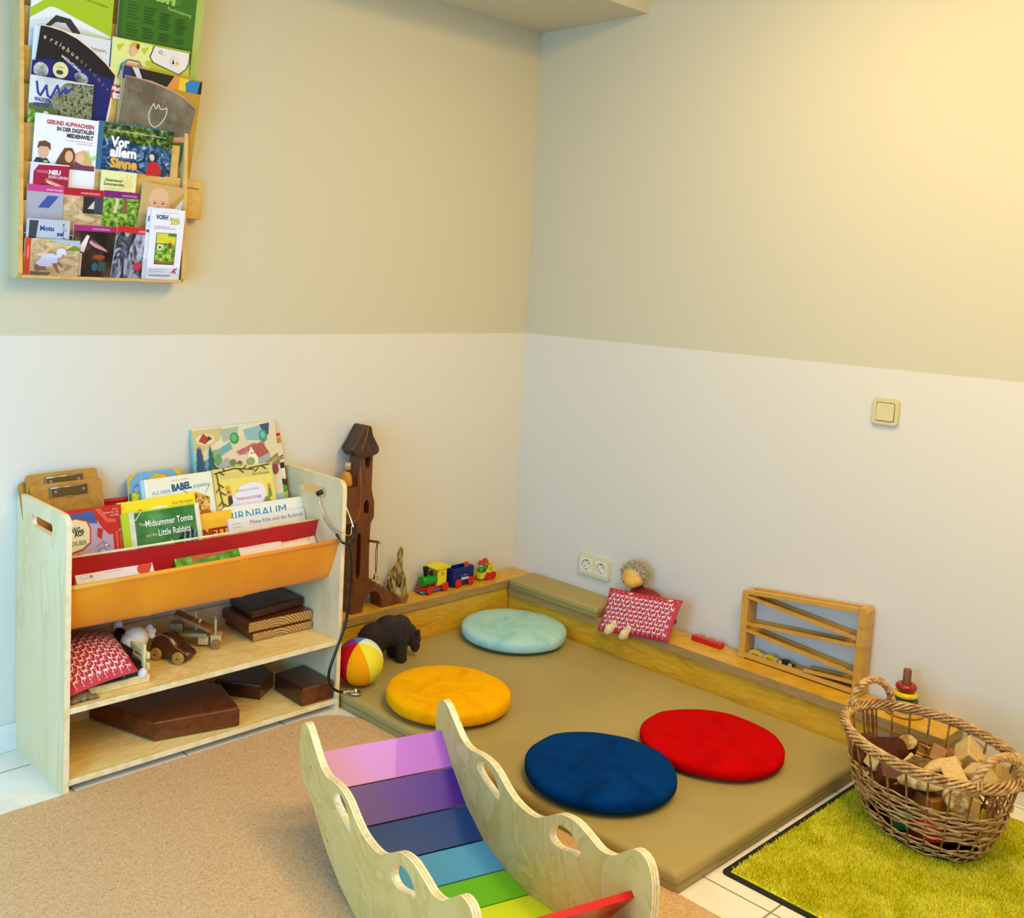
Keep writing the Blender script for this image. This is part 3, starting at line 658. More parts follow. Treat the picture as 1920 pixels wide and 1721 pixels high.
TOM = [('r', 0, 0, 1, 1, '#b7d329'), ('r', .09, 0, .165, 1, mottled('birch_print', [(.4, '#e3e5d8'), (.62, '#c9cdbd'), (.72, '#5c6352')], 22, .5)), ('r', .155, 0, .94, .985, TOMG), ('r', .94, 0, 1, 1, '#e6e2c4'), ('p', [(.155, .0), (.155, .55), (.30, .60), (.48, .50), (.66, .58), (.80, .74), (.86, .72), (.94, .62), (.94, 0)], DGRN)]
for x0, x1 in ((.17, .22), (.26, .29), (.32, .35), (.70, .77), (.77, .84), (.84, .90), (.90, .93)):
    TOM.append(('p', [(x0, 0), (x0+.02, 0), (x1+.015, .68 if x0 > .5 else .55), (x1, .70 if x0 > .5 else .57), (x0+.01, .4)], TEAL))
TOM += [('e', .50, .44, .075, .085, LEAFW), ('e', .50, .43, .035, .04, DGRN), ('e', .68, .46, .07, .085, LEAFW), ('e', .68, .45, .03, .04, DGRN), ('e', .59, .50, .035, .12, plain('#9fbb3a', .5)), ('l', [(.16, .9), (.24, .99)], .003, '#cfd8c8'),
 ('t', 'The', .20, .825, .036, '#f2f2e4', {}), ('t', 'Midsummer Tomte', .28, .805, .078, '#f7f6ea', {'maxw': .153, 'bold': .012}), ('t', 'and the', .27, .690, .034, '#dfe3cf', {}), ('t', 'Little Rabbits', .43, .680, .078, '#f7f6ea', {'maxw': .104, 'bold': .012})]
book('green picture book The Midsummer Tomte and the Little Rabbits, front of second row', lean_frame(-1.797, -.184, .45, A, -.015, 1.2), .248, .2465, .014, '#b7d329', '#a8c832', TOM)
book('yellow-orange picture book with a red title ending in nette', lean_frame(-1.640, -.172, .45, A, -.02, 1.2), .205, .215, .012, '#efb326', '#e3a622', [('r', .5, .90, 1, 1, '#f2bd2c'), ('t', 'NINETTE', .985, .66, .115, '#9d1f1c', {'align': 'RIGHT', 'bold': .06, 'maxw': .135}), ('r', .9, .84, .99, .855, '#f7e3b0')])
TB = '#3c8fb5'
BIRN = [('r', .03, 0, 1, .985, '#ece9da'), ('t', 'BIRNBAUM', .055, .80, .125, '#5aa0bf', {'maxw': .250, 'sx': 1.15}), ('t', 'BIRNBAUM', .062, .80, .125, '#2f7fa6', {'maxw': .250, 'sx': 1.15, 'bold': -.015}), ('l', [(.55, .80), (.75, .79), (.9, .82)], .0025, '#8f9a6a')]
book('cream board book titled Birnbaum with a red spine, right end of second row', lean_frame(-1.462, -.165, .45, A, -.02, .6), .297, .2255, .013, '#e9e5d6', '#a51f26', BIRN, r=.010)
FUSS = [('r', 0, 0, 1, 1, '#e6e3da'), ('t', 'Meine Füße sind der Rollstuhl', .97, .875, .062, '#4a4340', {'align': 'RIGHT', 'maxw': .200}), ('t', 'Franz-Joseph Huainigg', .04, .905, .018, '#8a8680', {'maxw': .03}), ('t', 'Verena Ballhaus', .04, .855, .018, '#8a8680', {'maxw': .05})]
book('white picture book Meine Füße sind der Rollstuhl, right of second row', lean_frame(-1.455, -.181, .45, A, -.03, .6), .284, .2025, .010, '#e6e3da', '#dcd8cc', FUSS)
REDM = plain('#c3221c', .45)
VOR = [('r', 0, 0, 1, 1, '#b9a9d2'), ('p', [(0, 1), (1, 1), (1, .93), (0, .93)], REDM), ('p', [(0, .95), (.62, .97), (.62, .84), (.45, .86), (.3, .90), (0, .93)], '#3f5fae'), ('p', [(.56, 1), (1, 1), (.99, .80), (.90, .72), (.78, .72), (.68, .80), (.60, .90)], REDM), ('p', [(.60, .98), (.68, .99), (.78, .88), (.9, .86), (.9, .83), (.76, .84)], '#df5a42'), ('p', [(.62, .80), (.70, .78), (.66, .68), (.60, .72)], REDM), ('r', .84, .25, .985, .74, REDM), ('r', .88, .25, .91, .74, '#df5a42'), ('r', .94, .25, .96, .73, '#df5a42'),
 ('p', [(.10, .56), (.08, .88), (.30, .92), (.48, .88), (.52, .80), (.50, .66), (.38, .60)], '#b8492e'), ('p', [(.10, .58), (.09, .87), (.30, .905), (.46, .87), (.50, .80), (.48, .67), (.37, .62)], '#efe7c4'), ('t', 'VORHANG', .04, .800, .055, '#173a34', {'maxw': .062, 'bold': .04, 'rot': -.12}), ('t', 'AUF', .27, .735, .055, '#173a34', {'maxw': .03, 'bold': .04, 'rot': .15}), ('t', 'LICHTZAUBER', .44, .655, .045, '#5b8a8c', {'align': 'RIGHT', 'maxw': .078, 'bold': .02}),
 ('t', 'Heft für', .95, .955, .014, '#f4d8cc', {'align': 'RIGHT'}), ('t', 'Kinder Nr. 132', .95, .925, .018, '#f4d8cc', {'align': 'RIGHT'}), ('t', 'Juli 2022', .95, .895, .018, '#f4d8cc', {'align': 'RIGHT'}), ('e', .66, .48, .098, .125, '#3f6fb5'), ('e', .66, .48, .088, .115, '#c3b6da'), ('e', .66, .50, .02, .024, '#e6c0a8'), ('p', [(.63, .37), (.69, .37), (.68, .475), (.64, .475)], '#5c1f3c'), ('e', .30, .52, .025, .028, '#a8643a'), ('p', [(.26, .40), (.33, .40), (.32, .50), (.27, .50)], '#c98238'), ('p', [(.25, .27), (.29, .27), (.30, .40), (.26, .40)], '#2d6f94'), ('p', [(.31, .27), (.35, .27), (.33, .40), (.30, .40)], '#2d6f94'), ('l', [(.26, .49), (.25, .56), (.31, .575), (.35, .56), (.33, .49)], .003, '#b8746a'), ('l', [(.58, .62), (.68, .66), (.78, .6)], .002, '#8a7ab8'), ('e', .45, .42, .1, .1, '#c4a3d4'), ('s', .50, .55, .02, .01, 6, '#efe3c0'), ('s', .72, .62, .018, .01, 6, '#efe3c0')]
book('red and violet circus magazine at the left end of the back pocket', lean_frame(-1.992, -.175, .45, A, -.03, 0), .196, .288, .005, '#b9a9d2', '#c3221c', VOR, hard=False, cat='magazine', group=None, name='magazine')
book('tan paper booklet peeking out beside the circus magazine', lean_frame(-1.975, -.160, .45, A, -.03, 0), .186, .235, .004, '#c09a55', '#b08a48', [], hard=False, cat='booklet', group=None, name='booklet')
# --- front pocket
TIER = [('r', 0, 0, 1, 1, '#dfe0ea'), ('t', 'Jonny Lambert', .48, .84, .045, '#9a9fb5', {'align': 'CENTER', 'maxw': .08, 'shear': .25}), ('t', 'Tiere wühlen', .12, .60, .10, '#2b2450', {'bold': .03, 'maxw': .15}), ('e', .845, .79, .065, .11, '#cf2a14'), ('p', [(.83, .68), (.84, .86), (.97, .93), (.99, .86), (.93, .70)], '#cf2a14'), ('l', [(.82, .93), (.86, .97)], .002, '#44506a'), ('r', .06, .80, .15, .87, '#c7a9b4'), ('r', .067, .81, .143, .862, '#dfe0ea'), ('l', [(.17, .79), (.20, .85)], .0022, '#4f6f9a'), ('l', [(.20, .80), (.17, .84)], .0022, '#4f6f9a')]
book('thick white board book with a red heart, left end of the front pocket', lean_frame(-1.966, -.262, .45, 34, -.012, 0), .224, .136, .034, '#dfe0ea', '#d4d3dd', TIER, r=.006)
LIND = [('r', 0, 0, 1, 1, GREENMIX), ('r', .02, .05, 1, .98, mottled('meadow_print', [(.35, '#2d6f1c'), (.5, '#4d9628'), (.64, '#7db43a'), (.75, '#c6d77e')], 30, .5)), ('t', 'Astrid Lindgren', .60, .86, .075, '#1c2a14', {'align': 'CENTER', 'maxw': .105, 'bold': .03, 'shear': .2}), ('p', [(.25, .62), (.9, .72), (.95, .82), (.25, .74)], '#a8572c'), ('t', 'Tomte Tummetott', .58, .70, .08, '#b8562c', {'align': 'CENTER', 'maxw': .14, 'bold': .04})]
book('green Astrid Lindgren picture book lying back in the front pocket', lean_frame(-1.672, -.262, .45, 34, -.008, 0), .214, .160, .010, '#6f9a3a', '#3a6a24', LIND)
OTT = [('r', 0, 0, 1, 1, '#e8d5bf'), ('t', 'Eva-Maria Ott-Heidmann', .42, .87, .045, '#b98e80', {'align': 'CENTER', 'maxw': .10})]
book('pale pink board book, middle right of the front pocket', lean_frame(-1.480, -.262, .45, 34, -.008, 0), .176, .128, .012, '#e8d5bf', '#d9c4ac', OTT, r=.006)
GRAS = [('r', 0, 0, 1, 1, '#ecd9b6'), ('t', 'Durch Wald und Feld', .50, .86, .075, '#d9824a', {'align': 'CENTER', 'maxw': .13})]
book('cream board book with orange title, right end of the front pocket', lean_frame(-1.322, -.258, .45, 34, -.008, 0), .148, .122, .012, '#ecd9b6', '#dcc9a4', GRAS, r=.006)

# ================================================================ wall magazine rack
RW = wood('rack_plywood', '#c79a45', '#d6ab58', (1.2, 1.2, 3), grain=2.6, rough=.4, fine=.1, bands=[(.38, '#cd9f4b'), (.5, '#d9b162'), (.62, '#c99b47'), (.72, '#dbb466')])
RSIDE = wood('rack_side', '#d0b274', '#d9bd82', (1.2, 1.2, .4), grain=2.6, rough=.4, fine=.08, bands=[(.38, '#cdb074'), (.5, '#d8bf86'), (.62, '#cfb378'), (.72, '#dac28b')])
rack = thing('magazine_rack', 'wall-mounted plywood magazine rack with stepped tiers of brochures', 'magazine rack', (-1.83, 0, 1.35)); T = inv(rack)
ZT = [2.145, 2.045, 1.944, 1.845, 1.745, 1.644, 1.542]
def rack_side(x0, x1):
    F = frame((0, 0, 0), (0, -1, 0), (0, 0, 1))
    o = [(.0, 1.342), (.030, 1.335), (.058, 1.337), (.072, 1.350), (.072, 1.70), (.066, 2.1), (.062, 2.30), (0, 2.30)]
    mb = MB(); mb.prism(o, F, -x0, -x1, RSIDE, PLY if False else RW); mb.build('side_panel', rack, T=T)
rack_side(-2.078, -2.066); rack_side(-1.600, -1.588)
mb = MB(); mb.box((-2.066, -.012, 1.337), (-1.600, -.001, 2.30), RW); mb.build('back_board', rack, T=T)
mb = MB(); mb.box((-2.066, -.070, 1.337), (-1.600, -.012, 1.345), RW); mb.build('bottom_board', rack, T=T)
def tier_frame(z, off=0.0): return lean_frame(-2.064, -.0615-off, z, -9, 0)
for z in ZT:
    F = tier_frame(z); mb = MB()
    mb.prism([(.001, -.125), (.461, -.125), (.461, 0), (.001, 0)], F, -.003, 0, RW); mb.build('tier_board', rack, T=T)
GL = bpy.data.materials.new('acrylic'); GL.use_nodes = True; b_ = GL.node_tree.nodes['Principled BSDF']
b_.inputs['Transmission Weight'].default_value = 1; b_.inputs['Roughness'].default_value = .02; b_.inputs['IOR'].default_value = 1.1; b_.inputs['Base Color'].default_value = (.97, .97, .97, 1)
mb = MB(); mb.box((-2.064, -.0735, 1.346), (-1.602, -.0720, 1.456), GL); mb.build('clear_front', rack, T=T)
mb = MB(); mb.tube([(-2.064, -.0730, 1.456), (-1.602, -.0730, 1.456)], .0008, plain('#c9cfca', .3), 6); mb.build('front_edge', rack, T=T)
root = thing('tissue_box', 'small flat wooden box with a slot fixed to the right side of the magazine rack', 'box', (-1.552, 0, 1.585)); T2 = inv(root)
mb = MB(); mb.box((-1.5865, -.034, 1.528), (-1.518, -.001, 1.643), RW, bev=.004); mb.build('body', root, T=T2)
mb = MB(); mb.box((-1.572, -.0345, 1.6185), (-1.528, -.033, 1.6205), plain('#2a1c0c', .8)); mb.build('slot', root, T=T2)

def mag(label, z, x, v0, W, H, ops, cover, roll=0, off=0.0, th=.003, outline=None, cat='magazine', group='magazines and brochures in the wall rack', name='magazine', lean=-9, edge='#dcd8ce'):
    F = lean_frame(x, -.0600-off, z, lean, v0, roll)
    return book(label, F, W, H, th, cover, edge, ops, cat=cat, group=group, hard=False, name=name, outline=outline)
PHOTO = mottled('photo_grey', [(.36, '#3d3a38'), (.47, '#8c8a84'), (.56, '#c9cac6'), (.68, '#e6e8e4')], 18, .5)
ROCK = mottled('photo_rock', [(.38, '#1f1f24'), (.46, '#4c4f58'), (.52, '#8f93a6'), (.58, '#b9bccb'), (.68, '#6a6a60')], 26, .5, dist=2.2, vscale=(1, .35, 1))
FOLI = mottled('photo_foliage', [(.36, '#2b3318'), (.46, '#5b6636'), (.54, '#a8a68a'), (.60, '#40471f'), (.72, '#d9d8cc')], 90, .5, dist=1)
GRASS_ = mottled('photo_grass', [(.36, '#2f5c14'), (.5, '#6f9a2c'), (.62, '#b7cc62')], 80, .5)
SAND = mottled('photo_sand', [(.36, '#a8875a'), (.5, '#c9ac7c'), (.62, '#dcc498')], 26, .6, dist=1, vscale=(1, 2.2, 1))
WATER = mottled('photo_water', [(.36, '#0c1c30'), (.47, '#1f3f66'), (.56, '#3f6a94'), (.68, '#a8c0d4')], 24, .5, dist=2.5)
WOODS = mottled('photo_woods', [(.36, '#121c0a'), (.48, '#2f4a16'), (.58, '#64822a'), (.7, '#b4b862')], 60, .5)
DARKI = mottled('photo_dark', [(.40, '#17100c'), (.52, '#3a261c'), (.62, '#6b4a34')], 14, .5)
z1, z2, z3, z4, z5, z6 = ZT[2], ZT[3], ZT[4], ZT[5], ZT[6], 1.345
# tier one and two, left
mag('white and lime green booklet Basiswissen Stillen, top left of the rack', z1, -2.052, -.09, .222, .310,
    [('r', 0, 0, 1, 1, '#e9e9ea'), ('p', [(0, .30), (0, .50), (.25, .56), (1, .47), (1, .29)], '#d6dcd6'), ('r', 0, 0, 1, .34, '#c9cfd4'), ('p', [(.58, .30), (1, .29), (1, .47), (.66, .50)], '#cfdcae'), ('p', [(0, .60), (.22, .73), (.32, .78), (.34, .87), (.26, 1), (.45, 1), (1, .83), (1, .49), (.30, .64), (.22, .64), (0, .52)], '#a6c01c'), ('p', [(0, .60), (.24, .74), (.31, .79), (.31, .87), (.24, 1), (0, 1)], '#eceaef'),
     ('t', 'Basiswissen Stillen', .365, .855, .048, '#1d2417', {'maxw': .118, 'bold': .03, 'rot': -.12}), ('t', 'Eltern praxisnah informieren und begleiten', .37, .775, .02, '#3d4a1c', {'maxw': .125, 'rot': -.12}), ('p', [(.16, .46), (.30, .58), (.48, .57), (.60, .48), (.66, .38), (.72, .36), (.58, .34), (.54, .44), (.42, .53), (.30, .52), (.20, .45)], '#26262a'), ('p', [(.20, .45), (.33, .53), (.44, .50), (.52, .38), (.34, .46)], '#c9c9cc'), ('p', [(.18, .44), (.40, .44), (.50, .36), (.2, .36)], '#1f1f22'),
     ('e', .82, .93, .06, .05, '#efe9ea'), ('p', [(.77, .90), (.80, .95), (.83, .90)], '#1f1f22'), ('e', .80, .955, .012, .01, '#1f1f22'), ('p', [(.84, .90), (.87, .94), (.90, .90)], '#e0a050'), ('e', .875, .945, .01, .009, '#e0a050'), ('t', 'Elternratgeber', .12, .93, .016, '#7d7f84', {'maxw': .03})], '#e9e9ea')
mag('white flyer with red script, tucked behind the dark blue magazine', z2, -2.046, -.06, .210, .210,
    [('r', 0, 0, 1, 1, '#d9dcdc'), ('t', 'euer Fachmann,', .96, .83, .055, '#b44a48', {'align': 'RIGHT', 'maxw': .100, 'bold': .01}), ('t', 'geht!', .72, .72, .055, '#b44a48', {'align': 'RIGHT', 'bold': .01}), ('t', 'zum Vater', .9, .55, .03, '#8d9092', {'align': 'RIGHT'})], '#d9dcdc', off=.0)
curve = [(0, -.09), (.215, -.09), (.235, .058), (.205, .085), (.165, .112), (.120, .136), (.080, .148), (.045, .152), (.022, .152)]
r_ = mag('dark navy magazine erziehungskunst with a sagging right corner', z2, -2.053, 0, .237, .16, [], '#0d0c1c', off=.0055, th=.004, outline=curve)
mb = MB(); w0 = .0003; NAVY = plain('#0b1a66', .4)
mb.flat([(.003, -.09), (.214, -.09), (.231, .045), (.19, .052), (.12, .070), (.05, .072), (.006, .062)], I4, w0, NAVY)
CRM = plain('#d9c79a', .5); GRY = plain('#6b6358', .5)
import itertools
lx = [(.030, .118), (.048, .1125), (.060, .1090), (.074, .1040), (.080, .1000), (.093, .0945), (.106, .0885), (.119, .0815), (.132, .074), (.145, .066), (.158, .056), (.171, .045), (.184, .035), (.197, .023), (.209, .012)]
for i, (ch, (x_, y_)) in enumerate(zip('erziehungskunst', lx)):
    mb.text(ch if i < 8 else ch.upper(), I4, x_, y_+.004, .0125 if i < 8 else .0085, CRM if i < 8 else plain('#8b7d66', .5), rot=-.32-.028*i, bold=.01, w=w0+.0003)
mb.text('waldorf.leben', I4, .080, .084, .0085, plain('#d8d2c4', .5), rot=-.55, bold=.03, w=w0+.0003)
mb.flat(ellipse(.082, .048, .021, .021, 24), I4, w0+.0003, plain('#e2d89a', .5)); mb.flat(ellipse(.080, .042, .010, .006, 12), I4, w0+.0005, plain('#3a4638', .6)); mb.text('Leben', I4, .072, .053, .006, plain('#b05a30', .5), w=w0+.0005)
mb.flat(ellipse(.030, .040, .020, .020, 20), I4, w0+.0003, PHOTO); mb.flat(ellipse(.140, .036, .020, .014, 16, rot=-.3), I4, w0+.0003, PHOTO); mb.flat(ellipse(.115, .012, .022, .014, 16), I4, w0+.0003, plain('#3a5a80', .5)); mb.flat(ellipse(.160, .006, .016, .010, 14), I4, w0+.0003, plain('#8f9a78', .5))
mb.build('cover_print', r_)
mb = MB(); mb.prism([(0, -.09), (.225, -.09), (.239, .060), (.206, .090), (.160, .122), (.110, .147), (.060, .1555), (.022, .154)], I4, -.0042, -.0038, PAGE); mb.build('inner_pages', r_)
mag('magazine with a blue WW over a leafy bush, Waldorf Weltweit', z3, -2.054, -.09, .172, .214,
    [('r', 0, 0, 1, 1, mottled('photo_sky', [(.4, '#c3c8c6'), (.6, '#e0e4e6')], 9, .5)), ('p', [(.35, .35), (.30, .75), (.55, .97), (1, .99), (1, 0), (.2, 0)], FOLI), ('p', [(0, 0), (0, .66), (.15, .62), (.45, .50), (.6, .44), (.8, 0)], GRASS_), ('p', [(0, .66), (.3, .70), (.45, .60), (.35, .54), (0, .60)], '#5d6a3c'),
     ('l', [(.10, .93), (.13, .80), (.17, .77), (.25, .90), (.28, .78), (.33, .76), (.42, .92), (.47, .81), (.55, .90), (.57, .84), (.66, .92)], .006, '#20389a'), ('t', 'WALDORF', .08, .70, .046, '#2c3f86', {'bold': .05, 'maxw': .040}), ('t', 'WELTWEIT', .07, .635, .046, '#2c3f86', {'bold': .05, 'maxw': .046}), ('e', .27, .56, .045, .03, '#e4e4e0'), ('e', .27, .53, .03, .025, '#4a3a30'), ('r', .22, .44, .31, .51, '#e6e2de'), ('e', .42, .53, .035, .03, '#8a4f3a'), ('r', .38, .42, .47, .50, '#e6d9d4')], '#d9dcd8', roll=-.3, off=.001)
SK_ = '#dcae8c'
mag('white brochure Gesund aufwachsen in der digitalen Medienwelt with three children', z4, -2.040, -.10, .174, .229,
    [('r', 0, 0, 1, 1, '#ecebef'), ('t', 'GESUND AUFWACHSEN', .93, .895, .046, '#b8263a', {'align': 'RIGHT', 'maxw': .131, 'bold': .05}), ('t', 'IN DER DIGITALEN', .93, .830, .046, '#22242a', {'align': 'RIGHT', 'maxw': .102, 'bold': .05}), ('t', 'MEDIENWELT', .93, .765, .046, '#22242a', {'align': 'RIGHT', 'maxw': .074, 'bold': .05}), ('t', 'Ein Leitfaden für Eltern und alle, die Kinder', .93, .725, .014, '#c25a66', {'align': 'RIGHT', 'maxw': .08}), ('t', 'und Jugendliche begleiten', .93, .70, .014, '#c25a66', {'align': 'RIGHT', 'maxw': .08}),
     ('p', [(.0, .42), (.06, .50), (.22, .50), (.30, .42)], '#1e4650'), ('e', .16, .575, .085, .085, SK_), ('p', [(.06, .60), (.08, .68), (.18, .70), (.26, .67), (.27, .59), (.22, .63), (.12, .63)], '#6b452c'), ('p', [(.33, .40), (.38, .50), (.48, .64), (.60, .65), (.66, .58), (.64, .40)], '#6d4327'), ('e', .56, .545, .065, .07, SK_), ('p', [(.62, .42), (.68, .60), (.80, .64), (.90, .56), (.98, .42)], '#d9ab6c'), ('e', .74, .53, .06, .07, '#e6bb9a'), ('p', [(.60, .40), (.66, .50), (.78, .46), (.98, .46), (.98, .40)], '#6b3a5a'), ('e', .20, .46, .04, .012, '#cbd04a'), ('p', [(.85, .65), (.90, .56), (1, .60), (1, .54), (.90, .52), (.84, .60)], '#a8d488')], '#ecebef', off=.002)
mag('book-sized brochure Vor allem Sinne with a child in red by a mountain stream', z4, -1.866, -.10, .226, .232,
    [('r', 0, 0, 1, 1, '#2f6a94'), ('r', .07, 0, 1, .985, WATER), ('p', [(.07, .985), (1, .985), (1, .74), (.8, .80), (.55, .76), (.3, .84), (.07, .80)], WOODS), ('t', 'Claudia Grah-Wittich, Stefan Krauch, Angela Kuck, Christian Voss', .13, .905, .022, '#dfe3d8', {'maxw': .175, 'rot': -.02}), ('t', 'Vor', .17, .725, .115, '#f4f2ee', {'bold': .05, 'maxw': .056}), ('t', 'allem', .17, .605, .115, '#f4f2ee', {'bold': .05, 'maxw': .098}), ('t', 'Sinne', .18, .475, .115, '#e8a93c', {'bold': .05, 'maxw': .090}),
     ('p', [(.66, .42), (.68, .55), (.74, .60), (.82, .58), (.88, .48), (.90, .42)], '#c2202a'), ('e', .735, .635, .03, .035, '#e0c8a4'), ('e', .725, .655, .034, .025, '#d9d0b8'), ('p', [(.89, .56), (.95, .52), (.93, .42), (.86, .42)], '#233a52')], '#20446a', off=.001, th=.008)
# right side, upper
mag('pale green sheet behind the dark green forum magazine', z1, -1.760, -.06, .200, .275, [], '#a9b95c', roll=-1, off=-.001, th=.0008, name='leaflet', cat='leaflet')
mag('dark green magazine Forum with columns of small print, top right', z1, -1.815, -.075, .232, .306,
    [('r', 0, 0, 1, 1, '#2e6a12'), ('r', 0, 0, .05, 1, '#24590d'), ('p', [(.18, .87), (.78, .845), (.80, .92), (.18, .97)], '#3f7a18'), ('t', 'FORUM', .20, .865, .095, '#9cc557', {'bold': .08, 'maxw': .118, 'rot': -.06}), ('t', 'Familienplanung', .62, .79, .028, '#b7d678', {'maxw': .075, 'rot': -.1}), ('r', .10, .94, .20, 1, '#8f8a72')]
    + [('r', .11+.21*c, .78-.026*r-(.02*c), .11+.21*c+.15*(.7+.3*((r*7+c*3) % 4)/3), .788-.026*r-(.02*c), '#1d4a10') for c in range(4) for r in range(16) if r not in (6, 12-c)], '#2e6a12', off=.0015)
mag('yellow-green brochure with a drawn mother nursing a baby', z2, -1.832, -.09, .236, .252,
    [('r', 0, 0, 1, 1, '#b9c52a'), ('p', [(0, .45), (0, 1), (.50, .985), (.46, .42)], '#dde08c')] + [('p', [(a, b), (a+.10, b+.03), (a+.04, b-.06)], '#b6c21e') for a, b in ((.05, .92), (.22, .94), (.36, .93), (.42, .80), (.40, .62), (.40, .54))]
    + [('p', [(.52, .99), (.47, .86), (.52, .80), (.88, .72), (.97, .80), (1, .88), (1, .985)], '#3f4a2a'), ('p', [(.53, .985), (.485, .86), (.53, .81), (.87, .73), (.955, .80), (.985, .88), (.985, .98)], '#e4dcd2'), ('e', .61, .93, .025, .02, '#3d3460'), ('e', .61, .93, .017, .013, '#e4dcd2'), ('e', .65, .915, .025, .02, '#e0a8a0'), ('e', .65, .915, .018, .014, '#e4dcd2'), ('e', .80, .86, .06, .05, '#c9a45c'), ('e', .80, .86, .056, .046, '#e4dcd2'), ('p', [(.765, .83), (.78, .89), (.80, .83)], '#1f1f26'), ('p', [(.81, .83), (.835, .88), (.85, .83)], '#e0a050')]
    + [('r', .52, .60-.022*i, .52+.38*(.8+.2*(i % 3)/2), .607-.022*i, '#7f8a1c') for i in range(9)] +
    [('e', .27, .93, .05, .055, '#e3a02a'), ('e', .31, .945, .02, .03, '#4a2f1c'), ('e', .255, .885, .042, .05, '#e3b08e'), ('p', [(.09, .58), (.12, .73), (.20, .79), (.34, .79), (.41, .70), (.40, .60), (.32, .52)], '#2c2a26'), ('p', [(.10, .58), (.13, .725), (.20, .78), (.335, .78), (.40, .70), (.39, .60), (.31, .53)], '#e6b898'), ('p', [(.11, .66), (.15, .76), (.19, .77), (.17, .66)], '#2f9aa8'), ('p', [(.30, .64), (.33, .76), (.40, .71), (.39, .61)], '#2f9aa8'), ('e', .25, .645, .07, .035, '#e0d060'), ('e', .18, .665, .035, .03, '#c98a74')]
    + [('p', [(-.0, .50), (0, .36), (.46, .34), (.46, .47)], '#c01822'), ('t', 'Mut', .02, .435, .05, '#f0e6e4', {'bold': .05}), ('t', 'tour', .04, .355, .075, '#f0e6e4', {'bold': .07})], '#b9c52a', off=.001)
mag('magazine with a dark night photo and a blue and yellow corner, behind the grey-brown one', z3, -1.812, -.09, .245, .285,
    [('r', 0, 0, 1, 1, '#b58a2c'), ('r', 0, .86, 1, .985, '#17140f'), ('r', 0, .86, .10, .985, '#1c2466'), ('p', [(.10, .985), (.18, .985), (.26, .86), (.2, .86)], '#c9cdd0'), ('p', [(.55, .86), (.63, .985), (.72, .985), (.72, .86)], '#d98a3c'), ('p', [(.70, .86), (.70, .985), (.84, .985), (.82, .86)], '#e2c02a'), ('p', [(.80, .86), (.78, .94), (.84, .985), (.97, .985), (.95, .86)], '#2a7ab0')], '#17140f', roll=-2.2, off=.001)
cv2 = [(0, -.085), (.205, -.085), (.228, .012), (.243, .102), (.205, .124), (.165, .139), (.125, .149), (.080, .157), (.02, .162)]
PINKISH = plain('#c9968a', .6)
mb_r = mag('grey-brown magazine erziehungskunst with a chalk tulip', z3, -1.815, 0, .24, .16, [], '#6d6650', off=.006, th=.004, outline=cv2, edge='#5a7a3c')
GB = mottled('photo_chalkboard', [(.38, '#5f5742'), (.55, '#7a715a'), (.7, '#8a826c')], 12, .6)
CH = plain('#d3d0c4', .7)
mb = MB(); mb.flat([(p[0]*.99+.001, p[1]*.99) for p in cv2], I4, w0, GB)
for i, (ch, (x_, y_)) in enumerate(zip('erziehungskunst', [(.030, .120), (.046, .118), (.056, .117), (.069, .115), (.076, .113), (.089, .110), (.102, .106), (.115, .102), (.128, .098), (.141, .093), (.154, .088), (.167, .083), (.180, .078), (.193, .073), (.206, .068)])):
    mb.text(ch if i < 8 else ch.upper(), I4, x_, y_, .0125 if i < 8 else .008, plain('#7c3f50', .6), rot=-.12-.018*i, bold=.01, w=w0+.0003)
def stroke(pts, wd, m_):
    q = spline([(p[0], p[1], 0) for p in pts], False, 4)
    for i in range(len(q)-1):
        d = (q[i+1]-q[i]).normalized(); nn = Vector((-d.y, d.x, 0))*wd/2
        mb.flat([((q[i]-nn).x, (q[i]-nn).y), ((q[i+1]-nn).x, (q[i+1]-nn).y), ((q[i+1]+nn).x, (q[i+1]+nn).y), ((q[i]+nn).x, (q[i]+nn).y)], I4, w0+.0005, m_)
for st in ([(.110, .100), (.098, .070), (.103, .045), (.118, .034), (.135, .045), (.150, .070), (.152, .092)], [(.110, .100), (.118, .085), (.125, .098), (.133, .086), (.152, .092)], [(.118, .034), (.117, .010), (.113, -.02)], [(.060, .034), (.066, .010), (.076, -.012)], [(.060, .034), (.056, -.01)]): stroke(st, .0028, CH)
mb.flat([(.128, -.012), (.214, .002), (.218, .018), (.132, .006)], I4, w0+.0004, plain('#c98a76', .6)); mb.text('bewegungsräume', I4, .134, -.006, .009, plain('#8a3a3c', .6), rot=.06, w=w0+.0006, maxw=.075); mb.text('Mit spezial', I4, .140, .012, .009, plain('#9fb0b4', .6), rot=-.1, w=w0+.0006); mb.flat([(.0, -.085), (.205, -.085), (.222, .002), (.21, .0), (.0, -.02)], I4, w0+.0002, plain('#3f5a2c', .6))
mb.build('cover_print', mb_r)
mb = MB(); mb.prism([(.02, -.085), (.215, -.085), (.246, .104), (.206, .130), (.160, .147), (.10, .160), (.02, .164)], I4, -.0052, -.0042, PINKISH, PAGE); mb.build('inner_pages', mb_r)
mag('narrow plain plywood slip standing at the right end of the fourth tier', z4, -1.639, -.08, .024, .172, [], RW, off=-.001, th=.004, name='wooden_slip', cat='wooden slip', group=None, edge='#c79a45')
